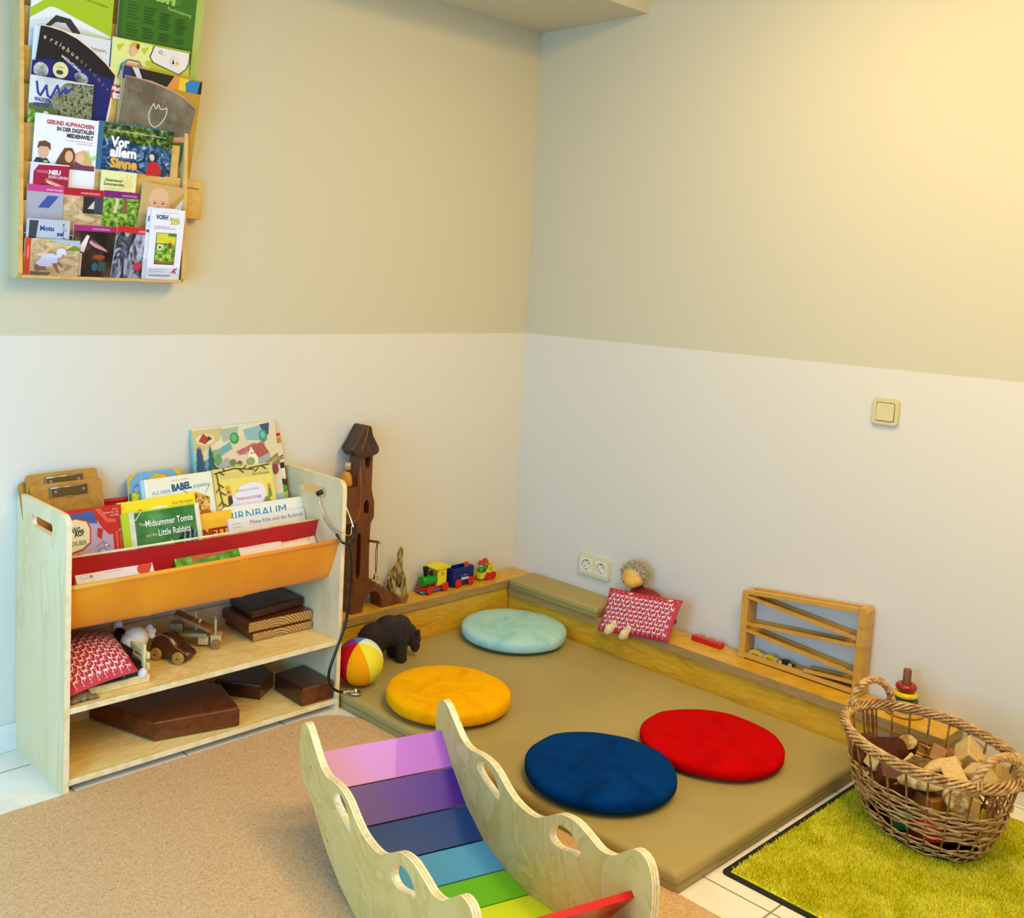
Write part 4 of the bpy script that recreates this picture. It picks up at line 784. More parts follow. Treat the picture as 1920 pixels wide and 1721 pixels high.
# tier five
mag('crimson leaflet Kinder neu sehen lernen, left of the fifth tier', z5, -2.048, -.07, .104, .173,
    [('r', 0, 0, 1, 1, '#dfd8e2'), ('p', [(.08, 0), (.08, .86), (.20, .965), (1, .985), (1, 0)], '#a3163c'), ('t', 'KINDER', .16, .845, .042, '#dca8ae', {'maxw': .030}), ('t', 'NEU', .47, .835, .068, '#f2e6ea', {'bold': .05}), ('t', 'SEHEN LERNEN', .46, .775, .042, '#e4c0ca', {'maxw': .054, 'bold': .03}), ('p', [(.38, .72), (.40, .77), (.98, .65), (.96, .59)], '#d9763a'), ('t', 'NEU! 2024-25', .43, .70, .036, '#f4e6da', {'rot': -.28, 'bold': .04, 'maxw': .05}), ('p', [(.1, .60), (.3, .68), (.55, .64), (.8, .56), (.8, .4), (.1, .4)], '#2b1a20')], '#a3163c', off=0, name='leaflet', cat='leaflet')
mag('pale yellow card Abenteuer-Sommercamp with a drawn sun', z5, -1.853, -.07, .104, .172,
    [('r', 0, 0, 1, 1, '#e8e4a4'), ('t', 'Abenteuer-', .10, .825, .050, '#5b6a28', {'bold': .04, 'maxw': .056}), ('t', 'Sommercamp', .08, .76, .050, '#5b6a28', {'bold': .04, 'maxw': .066}), ('t', 'mit VORHANG AUF', .08, .70, .028, '#a3b04a', {'maxw': .052}), ('e', .78, .80, .13, .085, '#e6d488')] + [('l', [(.78+.17*math.cos(a), .80+.105*math.sin(a)), (.78+.25*math.cos(a), .80+.155*math.sin(a))], .0016, '#d9a860') for a in [i*PI/5 for i in range(10)] if math.cos(a) < .8], '#e8e4a4', name='card', cat='card')
UN = lambda c: ('r', 0, .90, 1, 1, c)
mag('flyer with a pink head strip and a blue ribbon photo, left end of tier five', z5, -2.054, -.09, .100, .134, [('r', 0, 0, 1, 1, '#a9a8b4'), ('p', [(.30, .55), (.55, .80), (.85, .80), (.6, .55)], '#35549a'), ('r', 0, .865, 1, 1, '#c93a86'), ('t', 'umwelt bewegen', .95, .90, .05, '#f2d8e6', {'align': 'RIGHT', 'maxw': .045})], '#a9a8b4', off=.0045, name='leaflet', cat='leaflet')
mag('flyer with a dark red head strip and a sandy photo on tier five', z5, -1.956, -.09, .112, .134, [('r', 0, 0, 1, 1, SAND), ('r', .5, .5, .8, .87, '#23262c'), ('p', [(.62, .6), (.8, .80), (.95, .6)], '#d8ccb4'), ('r', .78, .5, 1, .87, '#3c4254'), ('r', 0, .85, 1, 1, '#b3162a'), ('t', 'umwelt balancieren', .90, .895, .05, '#f2d0d4', {'align': 'RIGHT', 'maxw': .054})], SAND, off=.0045, name='leaflet', cat='leaflet')
mag('flyer with a purple head strip and a grassy photo on tier five', z5, -1.843, -.09, .106, .136, [('r', 0, 0, 1, 1, GRASS_), ('p', [(.30, .55), (.34, .85), (.44, .85), (.38, .55)], '#d9c4ac'), ('p', [(.56, .55), (.55, .85), (.66, .85), (.70, .55)], '#8a5a44'), ('r', 0, .865, 1, 1, '#7a1a74'), ('t', 'umwelt bewegen', .93, .905, .04, '#e6cce4', {'align': 'RIGHT', 'maxw': .044})], GRASS_, off=.0045, name='leaflet', cat='leaflet')
mag('square postcard of a bald baby face, right end of tier five', z5, -1.738, -.08, .132, .160,
    [('r', 0, 0, 1, 1, '#c9a86a'), ('p', [(.55, .52), (1, .92), (1, .50)], '#b9934a'), ('p', [(.72, .50), (1, .80), (1, .5)], '#cfd0cc'), ('e', .42, .72, .24, .225, '#e0b48c'), ('e', .20, .60, .05, .05, '#d9a47c'), ('e', .65, .63, .045, .05, '#d9a47c'), ('e', .33, .655, .03, .013, '#3b3a48'), ('e', .52, .665, .03, .013, '#3b3a48'), ('l', [(.27, .69), (.38, .695)], .0012, '#b5805a'), ('l', [(.47, .705), (.57, .70)], .0012, '#b5805a'), ('e', .42, .59, .03, .02, '#c98e70'), ('e', .42, .54, .05, .018, '#c07068')], '#c9a86a', off=.0045, roll=-3, name='postcard', cat='postcard')
# bottom pocket
mag('silver-blue flyer Motu sel, left of the bottom pocket', z6, -2.058, 0, .116, .152,
    [('r', 0, 0, 1, 1, '#b9c0cc'), ('p', [(.05, .65), (.05, .97), (.26, .97), (.22, .65)], '#3a4046'), ('t', 'Motu', .30, .80, .085, '#2c4390', {'bold': .04}), ('t', 'sel', .70, .715, .085, '#2c4390', {'bold': .04}), ('t', 'v', .82, .90, .05, '#1c1c22', {'bold': .05}), ('l', [(.82, .86), (.88, .86)], .0015, '#3a3a40'), ('l', [(.84, .82), (.92, .82)], .0015, '#3a3a40'), ('l', [(.84, .69), (.9, .67)], .002, '#3a3a40')], '#e2e4e6', off=-.003, name='leaflet', cat='leaflet')
mag('flyer with magenta strip and a child on a swing bench photo', z6, -1.932, 0, .128, .143, [('r', 0, 0, 1, 1, DARKI), ('p', [(.10, .50), (.30, .82), (.36, .80), (.26, .48)], '#e6d8dc'), ('p', [(.36, .66), (.50, .58), (.78, .50), (.74, .56), (.5, .66), (.38, .72)], '#d98aa8'), ('r', .02, .02, .22, .46, '#d8b4a4'), ('e', .60, .40, .14, .04, '#a8442c'), ('r', .60, .12, .76, .30, '#2f5c4a'), ('e', .52, .20, .07, .08, '#2a5a7a'), ('l', [(.40, .74), (.80, .52)], .0014, '#8c7a6a'), ('r', 0, .89, .86, 1, '#a81c7a'), ('r', .86, .90, 1, 1, '#c41c2c'), ('t', 'umwelt balancieren', .80, .925, .045, '#eac8de', {'align': 'RIGHT', 'maxw': .05})], DARKI, off=0, name='leaflet', cat='leaflet')
mag('red-topped flyer with a rock climber photo', z6, -1.817, 0, .110, .150, [('r', 0, 0, 1, 1, ROCK), ('p', [(.55, .20), (.60, .33), (.72, .36), (.80, .28), (.74, .18)], '#c23450'), ('e', .56, .33, .04, .035, '#3a2c26'), ('l', [(.62, .33), (.50, .42)], .004, '#c98a6c'), ('r', 0, .885, 1, 1, '#cf1c2c'), ('t', 'umwelt begegnen', .95, .915, .05, '#f4d4d8', {'align': 'RIGHT', 'maxw': .040})], ROCK, off=.0035, roll=-3.5, name='leaflet', cat='leaflet')
mag('landscape flyer with orange strip and a crawling child in a white hat', z6, -2.063, -.001, .150, .100, [('r', 0, 0, 1, 1, SAND), ('p', [(.4, .985), (1, .985), (1, .86)], '#9cc0dc'), ('p', [(.74, .72), (.88, .86), (1, .80), (1, .70)], '#6f8a3a'), ('r', 0, 0, .105, 1, '#d2401c'), ('t', 'umwelt bewahren', .075, .45, .055, '#f0d0c0', {'rot': PI/2, 'maxw': .034}), ('p', [(.20, .30), (.36, .30), (.42, .16), (.22, .12), (.18, .22)], '#8a6048'), ('p', [(.22, .34), (.34, .58), (.50, .62), (.62, .54), (.58, .34), (.44, .26), (.28, .26)], '#cbcbe0'), ('p', [(.50, .34), (.60, .10), (.66, .08), (.58, .36)], '#8f6248'), ('p', [(.62, .42), (.72, .26), (.68, .24), (.60, .34)], '#8f6248'), ('e', .66, .64, .09, .13, '#d9d8e6'), ('r', .57, .58, .76, .64, '#cfcfe0'), ('e', .70, .54, .04, .06, '#b98a6c'), ('p', [(.12, .02), (.12, .12), (.5, .10), (.45, .02)], '#6b5844')], SAND, off=.005, name='leaflet', cat='leaflet')
VF = [('r', 0, 0, 1, 1, '#e6e6ee'), ('t', 'Willkommen im Garten der Fantasie', .55, .945, .012, '#5a62a0', {'align': 'CENTER', 'maxw': .07}), ('t', 'VORH', .14, .855, .062, '#274a7a', {'bold': .05, 'maxw': .038}), ('t', 'ANG', .53, .84, .055, '#9ab83a', {'bold': .05, 'maxw': .032, 'rot': -.1}), ('t', 'AUF', .58, .785, .055, '#d9b92c', {'bold': .06, 'maxw': .032, 'rot': .1}), ('t', 'Die Zeitschrift für eine', .12, .745, .018, '#4a5080', {'maxw': .07}), ('t', 'gesunde und starke Kinderseele', .12, .72, .018, '#4a5080', {'maxw': .085}), ('r', .20, .215, .80, .665, '#23301c'), ('r', .215, .225, .785, .66, GRASS_), ('r', .215, .52, .785, .66, mottled('meadow_yellow', [(.4, '#c9c83a'), (.6, '#e0d040')], 50, .5)), ('e', .33, .46, .09, .045, '#e4e0cc'), ('e', .33, .46, .045, .022, '#4a6a2a'), ('e', .62, .49, .05, .045, '#8a3f22'), ('r', .55, .62, .785, .66, '#3f8a2c'), ('p', [(.215, .225), (.785, .225), (.785, .27), (.5, .25), (.215, .28)], '#8a6a1c'),
 ('p', [(.72, .09), (.82, .16), (.92, .17), (.84, .13), (.90, .08), (.80, .11)], '#b8263a'), ('t', 'Lernen Sie VORHANG AUF kennen:', .06, .135, .014, '#4a5080', {'maxw': .058}), ('t', 'Bestellen Sie ein Probeheft!', .06, .105, .014, '#4a5080', {'maxw': .05}), ('t', 'www.zeitschriftvorhangauf.de', .06, .05, .020, '#3a4080', {'maxw': .07, 'bold': .03})]
mag('rear white Vorhang auf flyer, its edge showing left of the front one', z6, -1.724, 0, .100, .208, [('r', 0, 0, 1, 1, '#dcdce6'), ('r', .04, .80, .08, .88, '#3a4a90'), ('r', .02, .65, .10, .69, '#3a4a90')], '#dcdce6', off=.004, name='leaflet', cat='leaflet')
mag('tall white Vorhang auf flyer with a green meadow picture, right end of the bottom pocket', z6, -1.713, 0, .106, .205, VF, '#e6e6ee', off=.0078, name='leaflet', cat='leaflet', th=.0025)

# ================================================================ rainbow rocker
TH = math.radians(-15.7)
W_ = Vector((math.cos(TH), math.sin(TH), 0)); N_ = Vector((-math.sin(TH), math.cos(TH), 0))
S0, S1 = -1.3585, -.9985
rocker = thing('rainbow_rocker', 'wavy plywood rocker with rainbow coloured slats on the cork mat', 'rocker', tuple(W_*((S0+S1)/2)+N_*(-1.70)+Vector((0, 0, .006))), TH)
T = inv(rocker)
RF = Matrix(((N_.x, 0, -W_.x, 0), (N_.y, 0, -W_.y, 0), (0, 1, 0, .0), (0, 0, 0, 1)))   # u along the rocker, v up, w = -W
def rprof():
    top = [(-1.262, .235), (-1.268, .272), (-1.290, .293), (-1.318, .290), (-1.365, .260), (-1.405, .236), (-1.445, .229), (-1.49, .237), (-1.535, .241), (-1.575, .236), (-1.625, .215), (-1.665, .204), (-1.715, .203), (-1.76, .212), (-1.80, .236), (-1.847, .264), (-1.90, .276), (-1.95, .270), (-1.99, .263), (-2.03, .273), (-2.065, .300), (-2.098, .322), (-2.130, .320), (-2.150, .292), (-2.155, .245)]
    bot = [(-2.150, .190), (-2.128, .162), (-2.095, .148), (-2.05, .118), (-2.0, .086), (-1.93, .047), (-1.85, .021), (-1.77, .0075), (-1.70, .0065), (-1.643, .0075), (-1.579, .019), (-1.512, .039), (-1.443, .070), (-1.40, .097), (-1.355, .128), (-1.305, .143), (-1.272, .166), (-1.262, .20)]
    return [(p.x, p.y) for p in spline([(a, b, 0) for a, b in top+bot], True, 4)]
PROF = rprof()
H1 = [(p.x, p.y) for p in spline([(-1.488, .200, 0), (-1.497, .220, 0), (-1.522, .230, 0), (-1.560, .224, 0), (-1.585, .203, 0), (-1.600, .180, 0), (-1.594, .170, 0), (-1.575, .173, 0), (-1.515, .187, 0)], True, 3)]
H2 = [(p.x, p.y) for p in spline([(-1.812, .196, 0), (-1.820, .222, 0), (-1.845, .240, 0), (-1.885, .245, 0), (-1.915, .233, 0), (-1.928, .216, 0), (-1.918, .208, 0), (-1.895, .205, 0), (-1.840, .188, 0)], True, 3)]
BR2 = wood('rocker_plywood', '#d2b577', '#dcc48c', (1.4, 1.4, 1.4), grain=2.6, rough=.35, fine=.06, coat=.15, bands=[(.40, '#dbb868'), (.47, '#d0aa58'), (.485, '#dfbd70'), (.60, '#d8b362'), (.62, '#cda654'), (.64, '#debc6e')])
RPLY = mottled('rocker_ply_edge', [(.40, '#e9d398'), (.55, '#f6e9bd'), (.70, '#dcc48a')], 30, .4, vscale=(2, 2, 2), detail=2)
STR = plain('#c9ac72', .5)
def rpanel(s0, s1, name='side_panel'):
    mb = MB(); mb.prism(PROF, RF, -s1, -s0, BR2, RPLY, holes=[H1, H2])
    for e in list(mb.bm.edges):
        pass
    o = mb.build(name, rocker, T=T)
    mb = MB()          # darker glue line of the plywood, all the way round the edge
    for k in (.30, .62):
        ss = s0+(s1-s0)*k; pts = [RF @ Vector((a, b, -ss)) for a, b in PROF]
        n = len(pts)
        for i in range(n):
            a, b = pts[i], pts[(i+1) % n]; d = (b-a)
            if d.length < 1e-6: continue
            nn = d.cross(W_).normalized()*.0004; c = (a+b)/2
            ct = RF @ Vector((-1.7, .16, -ss))
            if nn.dot(c-ct) < 0: nn = -nn
            q = W_*.0006
            vs = [mb.bm.verts.new(x) for x in (a+nn-q, b+nn-q, b+nn+q, a+nn+q)]; mb.face(vs, STR)
    mb.build('ply_lines', o, T=T)
    for (a, b) in ((-1.345, .205), (-1.47, .085), (-1.70, .03), (-1.98, .10), (-2.08, .22)):
        mb = MB(); ss = s0-.0004 if s0 < -1.1 else s1+.0004
        mb.cyl(RF @ Vector((a, b, -(s0+.001) if s0 < -1.1 else -(s1-.001))), RF @ Vector((a, b, -ss)), .0032, plain('#b9b4a4', .3, 1), 10); mb.build('screw', o, T=T)
rpanel(S0-.018, S0); rpanel(S1, S1+.018)
SP = [(-1.292, .213), (-1.364, .144), (-1.444, .082), (-1.537, .040), (-1.642, .0245), (-1.747, .0245), (-1.850, .044), (-1.940, .085), (-2.022, .150), (-2.096, .240)]
SC = [('#b060c4', 'lilac slat'), ('#43108c', 'violet slat'), ('#053a80', 'dark blue slat'), ('#4b9bd0', 'light blue slat'), ('#62b80c', 'green slat'), ('#d3e806', 'lime yellow slat'), ('#efc40c', 'yellow slat'), ('#e8740c', 'orange slat'), ('#d2060e', 'red slat')]
for i in range(9):
    a, b = Vector((SP[i][0], SP[i][1], 0)), Vector((SP[i+1][0], SP[i+1][1], 0)); d = (b-a).normalized(); nn = Vector((d.y, -d.x, 0))
    if nn.y > 0: nn = -nn
    a2, b2 = a+d*.0022, b-d*.0022
    P = [a2, b2, b2+nn*.0135, a2+nn*.0135]; m_ = plain(SC[i][0], .32, coat=.25)
    mb = MB(); mb.prism([(p.x, p.y) for p in P], RF, -S1+.0003, -S0-.0003, m_); o = mb.build('slat', rocker, label=SC[i][1], T=T)
mb = MB(); mb.prism([(-2.085, .135), (-2.099, .135), (-2.114, .185), (-2.100, .185)], RF, -S1+.0003, -S0-.0003, plain('#c79a5a', .5)); mb.build('stretcher', rocker, T=T)

# ================================================================ wicker basket
BC = Vector((-.426, -1.862, .0)); BA = math.radians(62)
basket = thing('wicker_basket', 'oval wicker basket full of wooden pieces standing on the green rug', 'basket', (BC.x, BC.y, .014), BA)
WICK = mottled('willow', [(.34, '#8a5a28'), (.47, '#b98a4a'), (.58, '#cfa563'), (.72, '#e2c184')], 34, .42, vscale=(1, 1, 3), spec=.5)
WICK2 = mottled('willow_dark', [(.36, '#6b4018'), (.5, '#96642c'), (.66, '#b98548')], 30, .5)
def bprof(z):
    pts = [(0, .152, .108), (.05, .186, .134), (.10, .206, .150), (.16, .218, .162), (.20, .227, .171), (.26, .240, .184)]
    for (z0, a0, b0), (z1_, a1, b1) in zip(pts, pts[1:]):
        if z <= z1_: t = (z-z0)/(z1_-z0); return a0+(a1-a0)*t, b0+(b1-b0)*t
    return pts[-1][1:]
def bp(z, t, dr=0):
    a, b = bprof(z); q = max(0, 1-z/.2); return Vector(((a+dr)*math.cos(t)+.024*q, (b+dr)*math.sin(t)-.022*q, z))
NS = 26
mb = MB(); rows = [.006+.0080*i for i in range(6)]+[.076+.0083*i for i in range(11)]
for i, z in enumerate(rows):
    for sub in (0, 1):
        pts = []; n = 208
        for k in range(n):
            t = 2*PI*k/n; wv = math.sin(9*t+2*PI*(i*.31+sub*.5))
            pts.append(bp(z+sub*.0012+.0016*math.sin(NS*t+i)+.001*noise.noise(Vector((t*2, i, 0))), t, .0055*wv))
        mb.tube(pts, .0026, WICK, 5, closed=True) if sub == 0 else None
mb.build('weave', basket)
for k in range(NS):
    t = 2*PI*(k+.5)/NS; mb = MB(); mb.tube([bp(z, t, 0) for z in (.004, .05, .09, .14, .18, .22, .255)], .0027, WICK2, 6); mb.build('stake', basket)
for dt in (-.045, .045):
    for base in (0, PI):
        mb = MB(); mb.tube([bp(z, base+dt, -.003) for z in (.15, .18, .22, .255)], .004, WICK2, 6); mb.build('stake', basket)
mb = MB()
for s_ in range(7):
    n = 220; pts = []; ph = 2*PI*s_/7
    for k in range(n):
        t = 2*PI*k/n; tw = ph+9*t
        pts.append(bp(.247, t, .0105*math.cos(tw))+Vector((0, 0, .0115*math.sin(tw)+.002*noise.noise(Vector((t*3, s_, 0))))))
    mb.tube(pts, .0036, WICK, 6, closed=True)
mb.build('rim', basket)
mb = MB(); rs = []
for q in (0.02, .4, .8, 1.0): rs.append([Vector((bprof(.01)[0]*q*math.cos(2*PI*k/40)+.023, bprof(.01)[1]*q*math.sin(2*PI*k/40)-.021, .005)) for k in range(40)])
mb.rings(rs, WICK2); mb.build('bottom', basket)
def handle(sign):
    mb = MB(); c = Vector((sign*.222, 0, .255)); n = 60
    for s_ in range(4):
        pts = []
        for k in range(n+1):
            a = PI*k/n; tw = 2*PI*s_/4+a*7; R_ = .062
            p = c+Vector((sign*.010*math.sin(a), -R_*math.cos(a), .066*math.sin(a)))
            ra = Vector((0, -math.cos(a), math.sin(a))); rb = Vector((1, 0, 0))
            pts.append(p+ra*.0065*math.cos(tw)+rb*.0065*math.sin(tw))
        mb.tube(pts, .0048, WICK, 6)
    for yy in (-.062, .062):
        for o_ in (-.006, .004):
            mb.tube([c+Vector((sign*.012, yy+o_, .012)), c+Vector((sign*.018, yy*1.05+o_, -.008)), c+Vector((sign*.004, yy*1.07+o_, -.026)), c+Vector((-sign*.012, yy*1.02+o_, -.016))], .0032, WICK, 6)
    mb.build('handle', basket)
handle(1); handle(-1)

# wooden pieces in the basket: (label, kind, x, y, z, size, rotation)
DKW = wood('stained_block', '#3a160a', '#5a2410', (3, 3, 3), grain=4, rough=.35, coat=.2)
MIDW = wood('brown_block', '#8a5420', '#a56a2c', (3, 3, 3), grain=4, rough=.45)
LTW = wood('pale_block', '#c9a35c', '#dab873', (3, 3, 3), grain=4, rough=.5)
BARK = mottled('bark', [(.35, '#1f150c'), (.55, '#4a341e'), (.7, '#6d5232')], 70, .9, bumpk=.6, bdist=.003)
FACEW = mottled('log_face', [(.38, '#8f6a34'), (.5, '#c9a868'), (.62, '#dcc48c')], 36, .7)
G_ = 'wooden play pieces in the wicker basket'
def piece(kind, label, x, y, z, size, rx=0, ry=0, rz=0, mat=None, name='wooden_block', cat='block'):
    M = Matrix.Translation((x, y, z)) @ Matrix.Rotation(math.radians(rz), 4, 'Z') @ Matrix.Rotation(math.radians(ry), 4, 'Y') @ Matrix.Rotation(math.radians(rx), 4, 'X')
    mb = MB(); a, b, c = size
    if kind == 'box': mb.box((-a/2, -b/2, -c/2), (a/2, b/2, c/2), mat, bev=.003)
    elif kind == 'wedge': mb.prism([(-a/2, -c/2), (a/2, -c/2), (a/2*.7, c/2), (-a/2*.3, c/2)], frame((0, 0, 0), (1, 0, 0), (0, 0, 1)), -b/2, b/2, mat)
    elif kind == 'log':
        n = 26; R = []
        for zz, k in ((-c/2, .9), (-c/2+.003, 1), (c/2-.002, 1.0), (c/2, .93)):
            R.append([Vector((a/2*k*(1+.07*noise.noise(Vector((math.cos(t)*1.5, math.sin(t)*1.5, x*9))))*math.cos(t), b/2*k*(1+.07*noise.noise(Vector((math.cos(t)*1.5, math.sin(t)*1.5, y*9))))*math.sin(t), zz)) for t in [2*PI*i/n for i in range(n)]])
        mb.rings(R, mat or BARK)
        mb.flat([(p.x*.95, p.y*.95) for p in R[3]], I4, c/2+.0004, FACEW)
    elif kind == 'bark':
        n = 14; R0 = []; 
        rings = []
        for i in range(12):
            u = -a/2+a*i/11; hw = b/2*math.sin(PI*(i+.6)/12.2)
            ring = [Vector((u, hw*math.cos(PI*j/6), c*math.sin(PI*j/6)*math.sin(PI*(i+.6)/12.2)+.004*noise.noise(Vector((u*60, j, 0))))) for j in range(7)]
            ring += [Vector((u, hw*.8*math.cos(PI*j/6), (c*math.sin(PI*j/6)*math.sin(PI*(i+.6)/12.2))-.006)) for j in range(6, -1, -1)]
            rings.append(ring)
        mb.rings(rings, mat)
    elif kind == 'stick': mb.cyl((0, 0, -c/2), (0, 0, c/2), a/2, mat, 10)
    elif kind == 'bowl':
        o = spline([(-a/2, -c/2, 0), (a/2, -c/2, 0), (a/2*1.02, 0, 0), (a/2*.75, c*.42, 0), (a*.1, c/2, 0), (-a/2*.75, c*.46, 0), (-a/2*1.02, 0, 0)], True, 4)
        mb.prism([(p.x, p.y) for p in o], frame((0, 0, 0), (1, 0, 0), (0, 0, 1)), -b/2, b/2, mat)
    o = mb.build(name); o.matrix_world = M; tag(o, label, cat, G_); return o
piece('bowl', 'large dark brown rounded wooden piece at the left end of the basket', -.410, -1.735, .190, (.125, .05, .075), rz=-35, rx=-12, mat=DKW)
piece('log', 'branch slice with pale oval face and dark bark in the basket', -.325, -1.765, .185, (.062, .045, .08), rx=48, ry=-18, rz=-50, name='log_slice', cat='log')
piece('stick', 'short pale peg leaning up beside the dark rounded piece', -.408, -1.795, .175, (.011, .011, .07), rx=28, ry=25, mat=LTW, name='wooden_peg', cat='peg')
piece('bark', 'grey-brown curved bark strip in the middle of the basket', -.388, -1.838, .180, (.11, .05, .018), rz=-40, ry=4, mat=mottled('bark_pale', [(.4, '#5a4222'), (.6, '#8f6d3c')], 40, .8), name='bark_piece', cat='bark')
piece('bark', 'pale split branch half with rounded back lying across the middle', -.370, -1.880, .188, (.12, .05, .02), rz=-30, ry=-6, mat=LTW, name='bark_piece', cat='bark')
piece('bark', 'dark hollow bark shell under the pale split branch', -.405, -1.875, .160, (.13, .06, .02), rz=-35, mat=BARK, name='bark_piece', cat='bark')
piece('wedge', 'orange-brown wedge block near the far rim of the basket', -.300, -1.838, .185, (.05, .035, .045), rx=20, ry=30, rz=30, mat=MIDW)
piece('box', 'small brown block between the orange wedge and the big pale block', -.275, -1.872, .180, (.05, .03, .04), rx=25, ry=15, rz=-10, mat=MIDW)
piece('box', 'big pale square block tilted at the far right of the basket', -.285, -1.915, .205, (.075, .055, .055), rx=35, ry=-20, rz=20, mat=LTW)
piece('box', 'pale block under the right handle of the basket', -.385, -1.975, .205, (.06, .045, .05), rx=-30, ry=25, rz=60, mat=LTW)
piece('box', 'large tan block at the right end of the basket', -.320, -1.990, .190, (.10, .06, .065), rx=12, ry=18, rz=50, mat=wood('tan_block', '#b08a44', '#c49c54', (3, 3, 3), grain=4, rough=.5))
piece('box', 'long pale board leaning on the near right rim', -.410, -1.925, .190, (.13, .05, .018), rx=-20, ry=-14, rz=40, mat=LTW)
piece('bark', 'pale knotty branch half seen through the front gap', -.470, -1.865, .165, (.11, .06, .04), rz=-60, mat=FACEW, name='bark_piece', cat='bark')
piece('box', 'dark brown block low on the near left of the basket', -.470, -1.800, .150, (.09, .06, .06), rx=20, ry=12, rz=-50, mat=DKW)
piece('stick', 'pale peg pointing down behind the front gap', -.490, -1.828, .163, (.010, .010, .075), rx=70, rz=25, mat=LTW, name='wooden_peg', cat='peg')
piece('box', 'wedge of pale wood at the near left of the basket', -.455, -1.755, .175, (.07, .04, .04), rx=10, ry=20, rz=-20, mat=LTW)
piece('log', 'hollow-looking dark log end at the near right gap', -.455, -1.945, .155, (.055, .05, .08), rx=75, rz=-60, name='log_slice', cat='log', mat=FACEW)
piece('box', 'green painted block seen through the lower gap', -.475, -1.835, .060, (.05, .03, .045), rz=-30, mat=plain('#0f5a3c', .5))
piece('box', 'red painted block seen through the lower gap', -.478, -1.900, .058, (.05, .03, .045), rz=-50, mat=plain('#b8141c', .4))
piece('wedge', 'brown wedge seen through the lower gap at the right', -.430, -1.945, .060, (.05, .03, .04), rz=-65, mat=MIDW)
for i, (x, y, z, a, b, c, rz, m_) in enumerate([(-.43, -1.79, .11, .10, .07, .06, 20, DKW), (-.42, -1.87, .11, .12, .08, .06, 60, MIDW), (-.37, -1.93, .12, .11, .07, .06, 30, LTW), (-.37, -1.81, .12, .10, .06, .06, 70, LTW), (-.43, -1.85, .05, .15, .09, .05, 60, DKW), (-.37, -1.80, .05, .1, .07, .05, 10, MIDW), (-.39, -1.92, .05, .1, .07, .05, 40, DKW)]):
    piece('box', 'wooden block in the lower layers of the basket, mostly covered by other pieces', x, y, z, (a, b, c), rz=rz, mat=m_)

# ================================================================ printed pillows
def horse(cx, cy, s, fl=1, rot=0):
    P = [(-.50, .05), (-.42, .22), (-.20, .26), (.12, .24), (.26, .46), (.34, .56), (.38, .48), (.55, .36), (.50, .28), (.38, .30), (.30, .10), (.30, -.08), (.38, -.40), (.27, -.42), (.18, -.10), (-.16, -.06), (-.22, -.42), (-.33, -.42), (-.32, -.06), (-.40, .02), (-.46, -.18), (-.54, -.14)]
    c, sn = math.cos(rot), math.sin(rot)
    return [(cx+s*(fl*a*c-b*sn), cy+s*(fl*a*sn+b*c)) for a, b in P]
PRED = cloth('print_red', '#b3182a', '#c01f30'); PWHT = plain('#f0dcd6', .8); PPNK = plain('#e08a98', .8); PPN2 = plain('#c8344e', .8)
def print_pillow(root, c00, c10, c11, c01, thick, name, s=.015, droop=None, T=None, seed=1, pinch=.05, ncol=None):
    """pillow spanned by four corners (world), bulging along its normal, with a printed horse pattern lying on the cloth"""
    c00, c10, c11, c01 = map(Vector, (c00, c10, c11, c01)); nn = ((c10-c00).cross(c01-c00)).normalized()
    W = ((c10-c00).length+(c11-c01).length)/2; H = ((c01-c00).length+(c11-c10).length)/2
    def surf(a, b, side=1, e=0):
        k = pinch; a2 = a+k*(.5-a)*4*b*(1-b)*(1 if True else 0)*abs(2*a-1); b2 = b+k*(.5-b)*4*a*(1-a)*abs(2*b-1)
        p = (c00*(1-a2)+c10*a2)*(1-b2)+(c01*(1-a2)+c11*a2)*b2
        q = (max(0, 1-(2*a-1)**4)*max(0, 1-(2*b-1)**4))**.55
        wr = .0022*noise.noise(Vector((a*W*22+seed, b*H*22, side)))*q
        p = p+nn*side*(thick/2*q+wr+e+.0006)
        if droop: p = p+Vector(droop(a, b))
        return p
    mb = MB(); n = 30
    for side in (1, -1):
        g = [[mb.bm.verts.new(surf(i/n, j/n, side)) for i in range(n+1)] for j in range(n+1)]
        for j in range(n):
            for i in range(n):
                q = [g[j][i], g[j][i+1], g[j+1][i+1], g[j+1][i]]
                mb.face(q if side > 0 else q[::-1], PRED, True)
    rg = random.Random(seed); nx, ny = int(W/(s*1.25)), int(H/(s*.95))
    def put(pts, m, e):
        if all(.015 < a < .985 and .015 < b < .985 for a, b in pts):
            vs = [mb.bm.verts.new(surf(a, b, 1, e)) for a, b in pts]; f = mb.face(vs, m)
            if f:
                f.normal_update()
                if f.normal.dot(nn) < 0: f.normal_flip()
    for j in range(ny+1):
        for i in range(nx+1):
            a = (i+.5+(.5 if j % 2 else 0))/nx; b = (j+.4)/ny
            put([(x/W, y/H) for x, y in horse(a*W, b*H, s*.95, 1 if (i+j) % 2 else -1, rg.uniform(-.35, .35))], PWHT, .0010)
            for dx, dy, r, m in ((.52, .02, .17, PPNK), (.42, .45, .13, PWHT), (-.05, .50, .15, PPN2), (.60, -.35, .12, PPN2)):
                put([((a*W+s*(dx+r*math.cos(t)))/W, (b*H+s*(dy+r*math.sin(t)))/H) for t in [PI*k/3 for k in range(6)]], m, .0008)
    return mb.build(name, root, T=T)

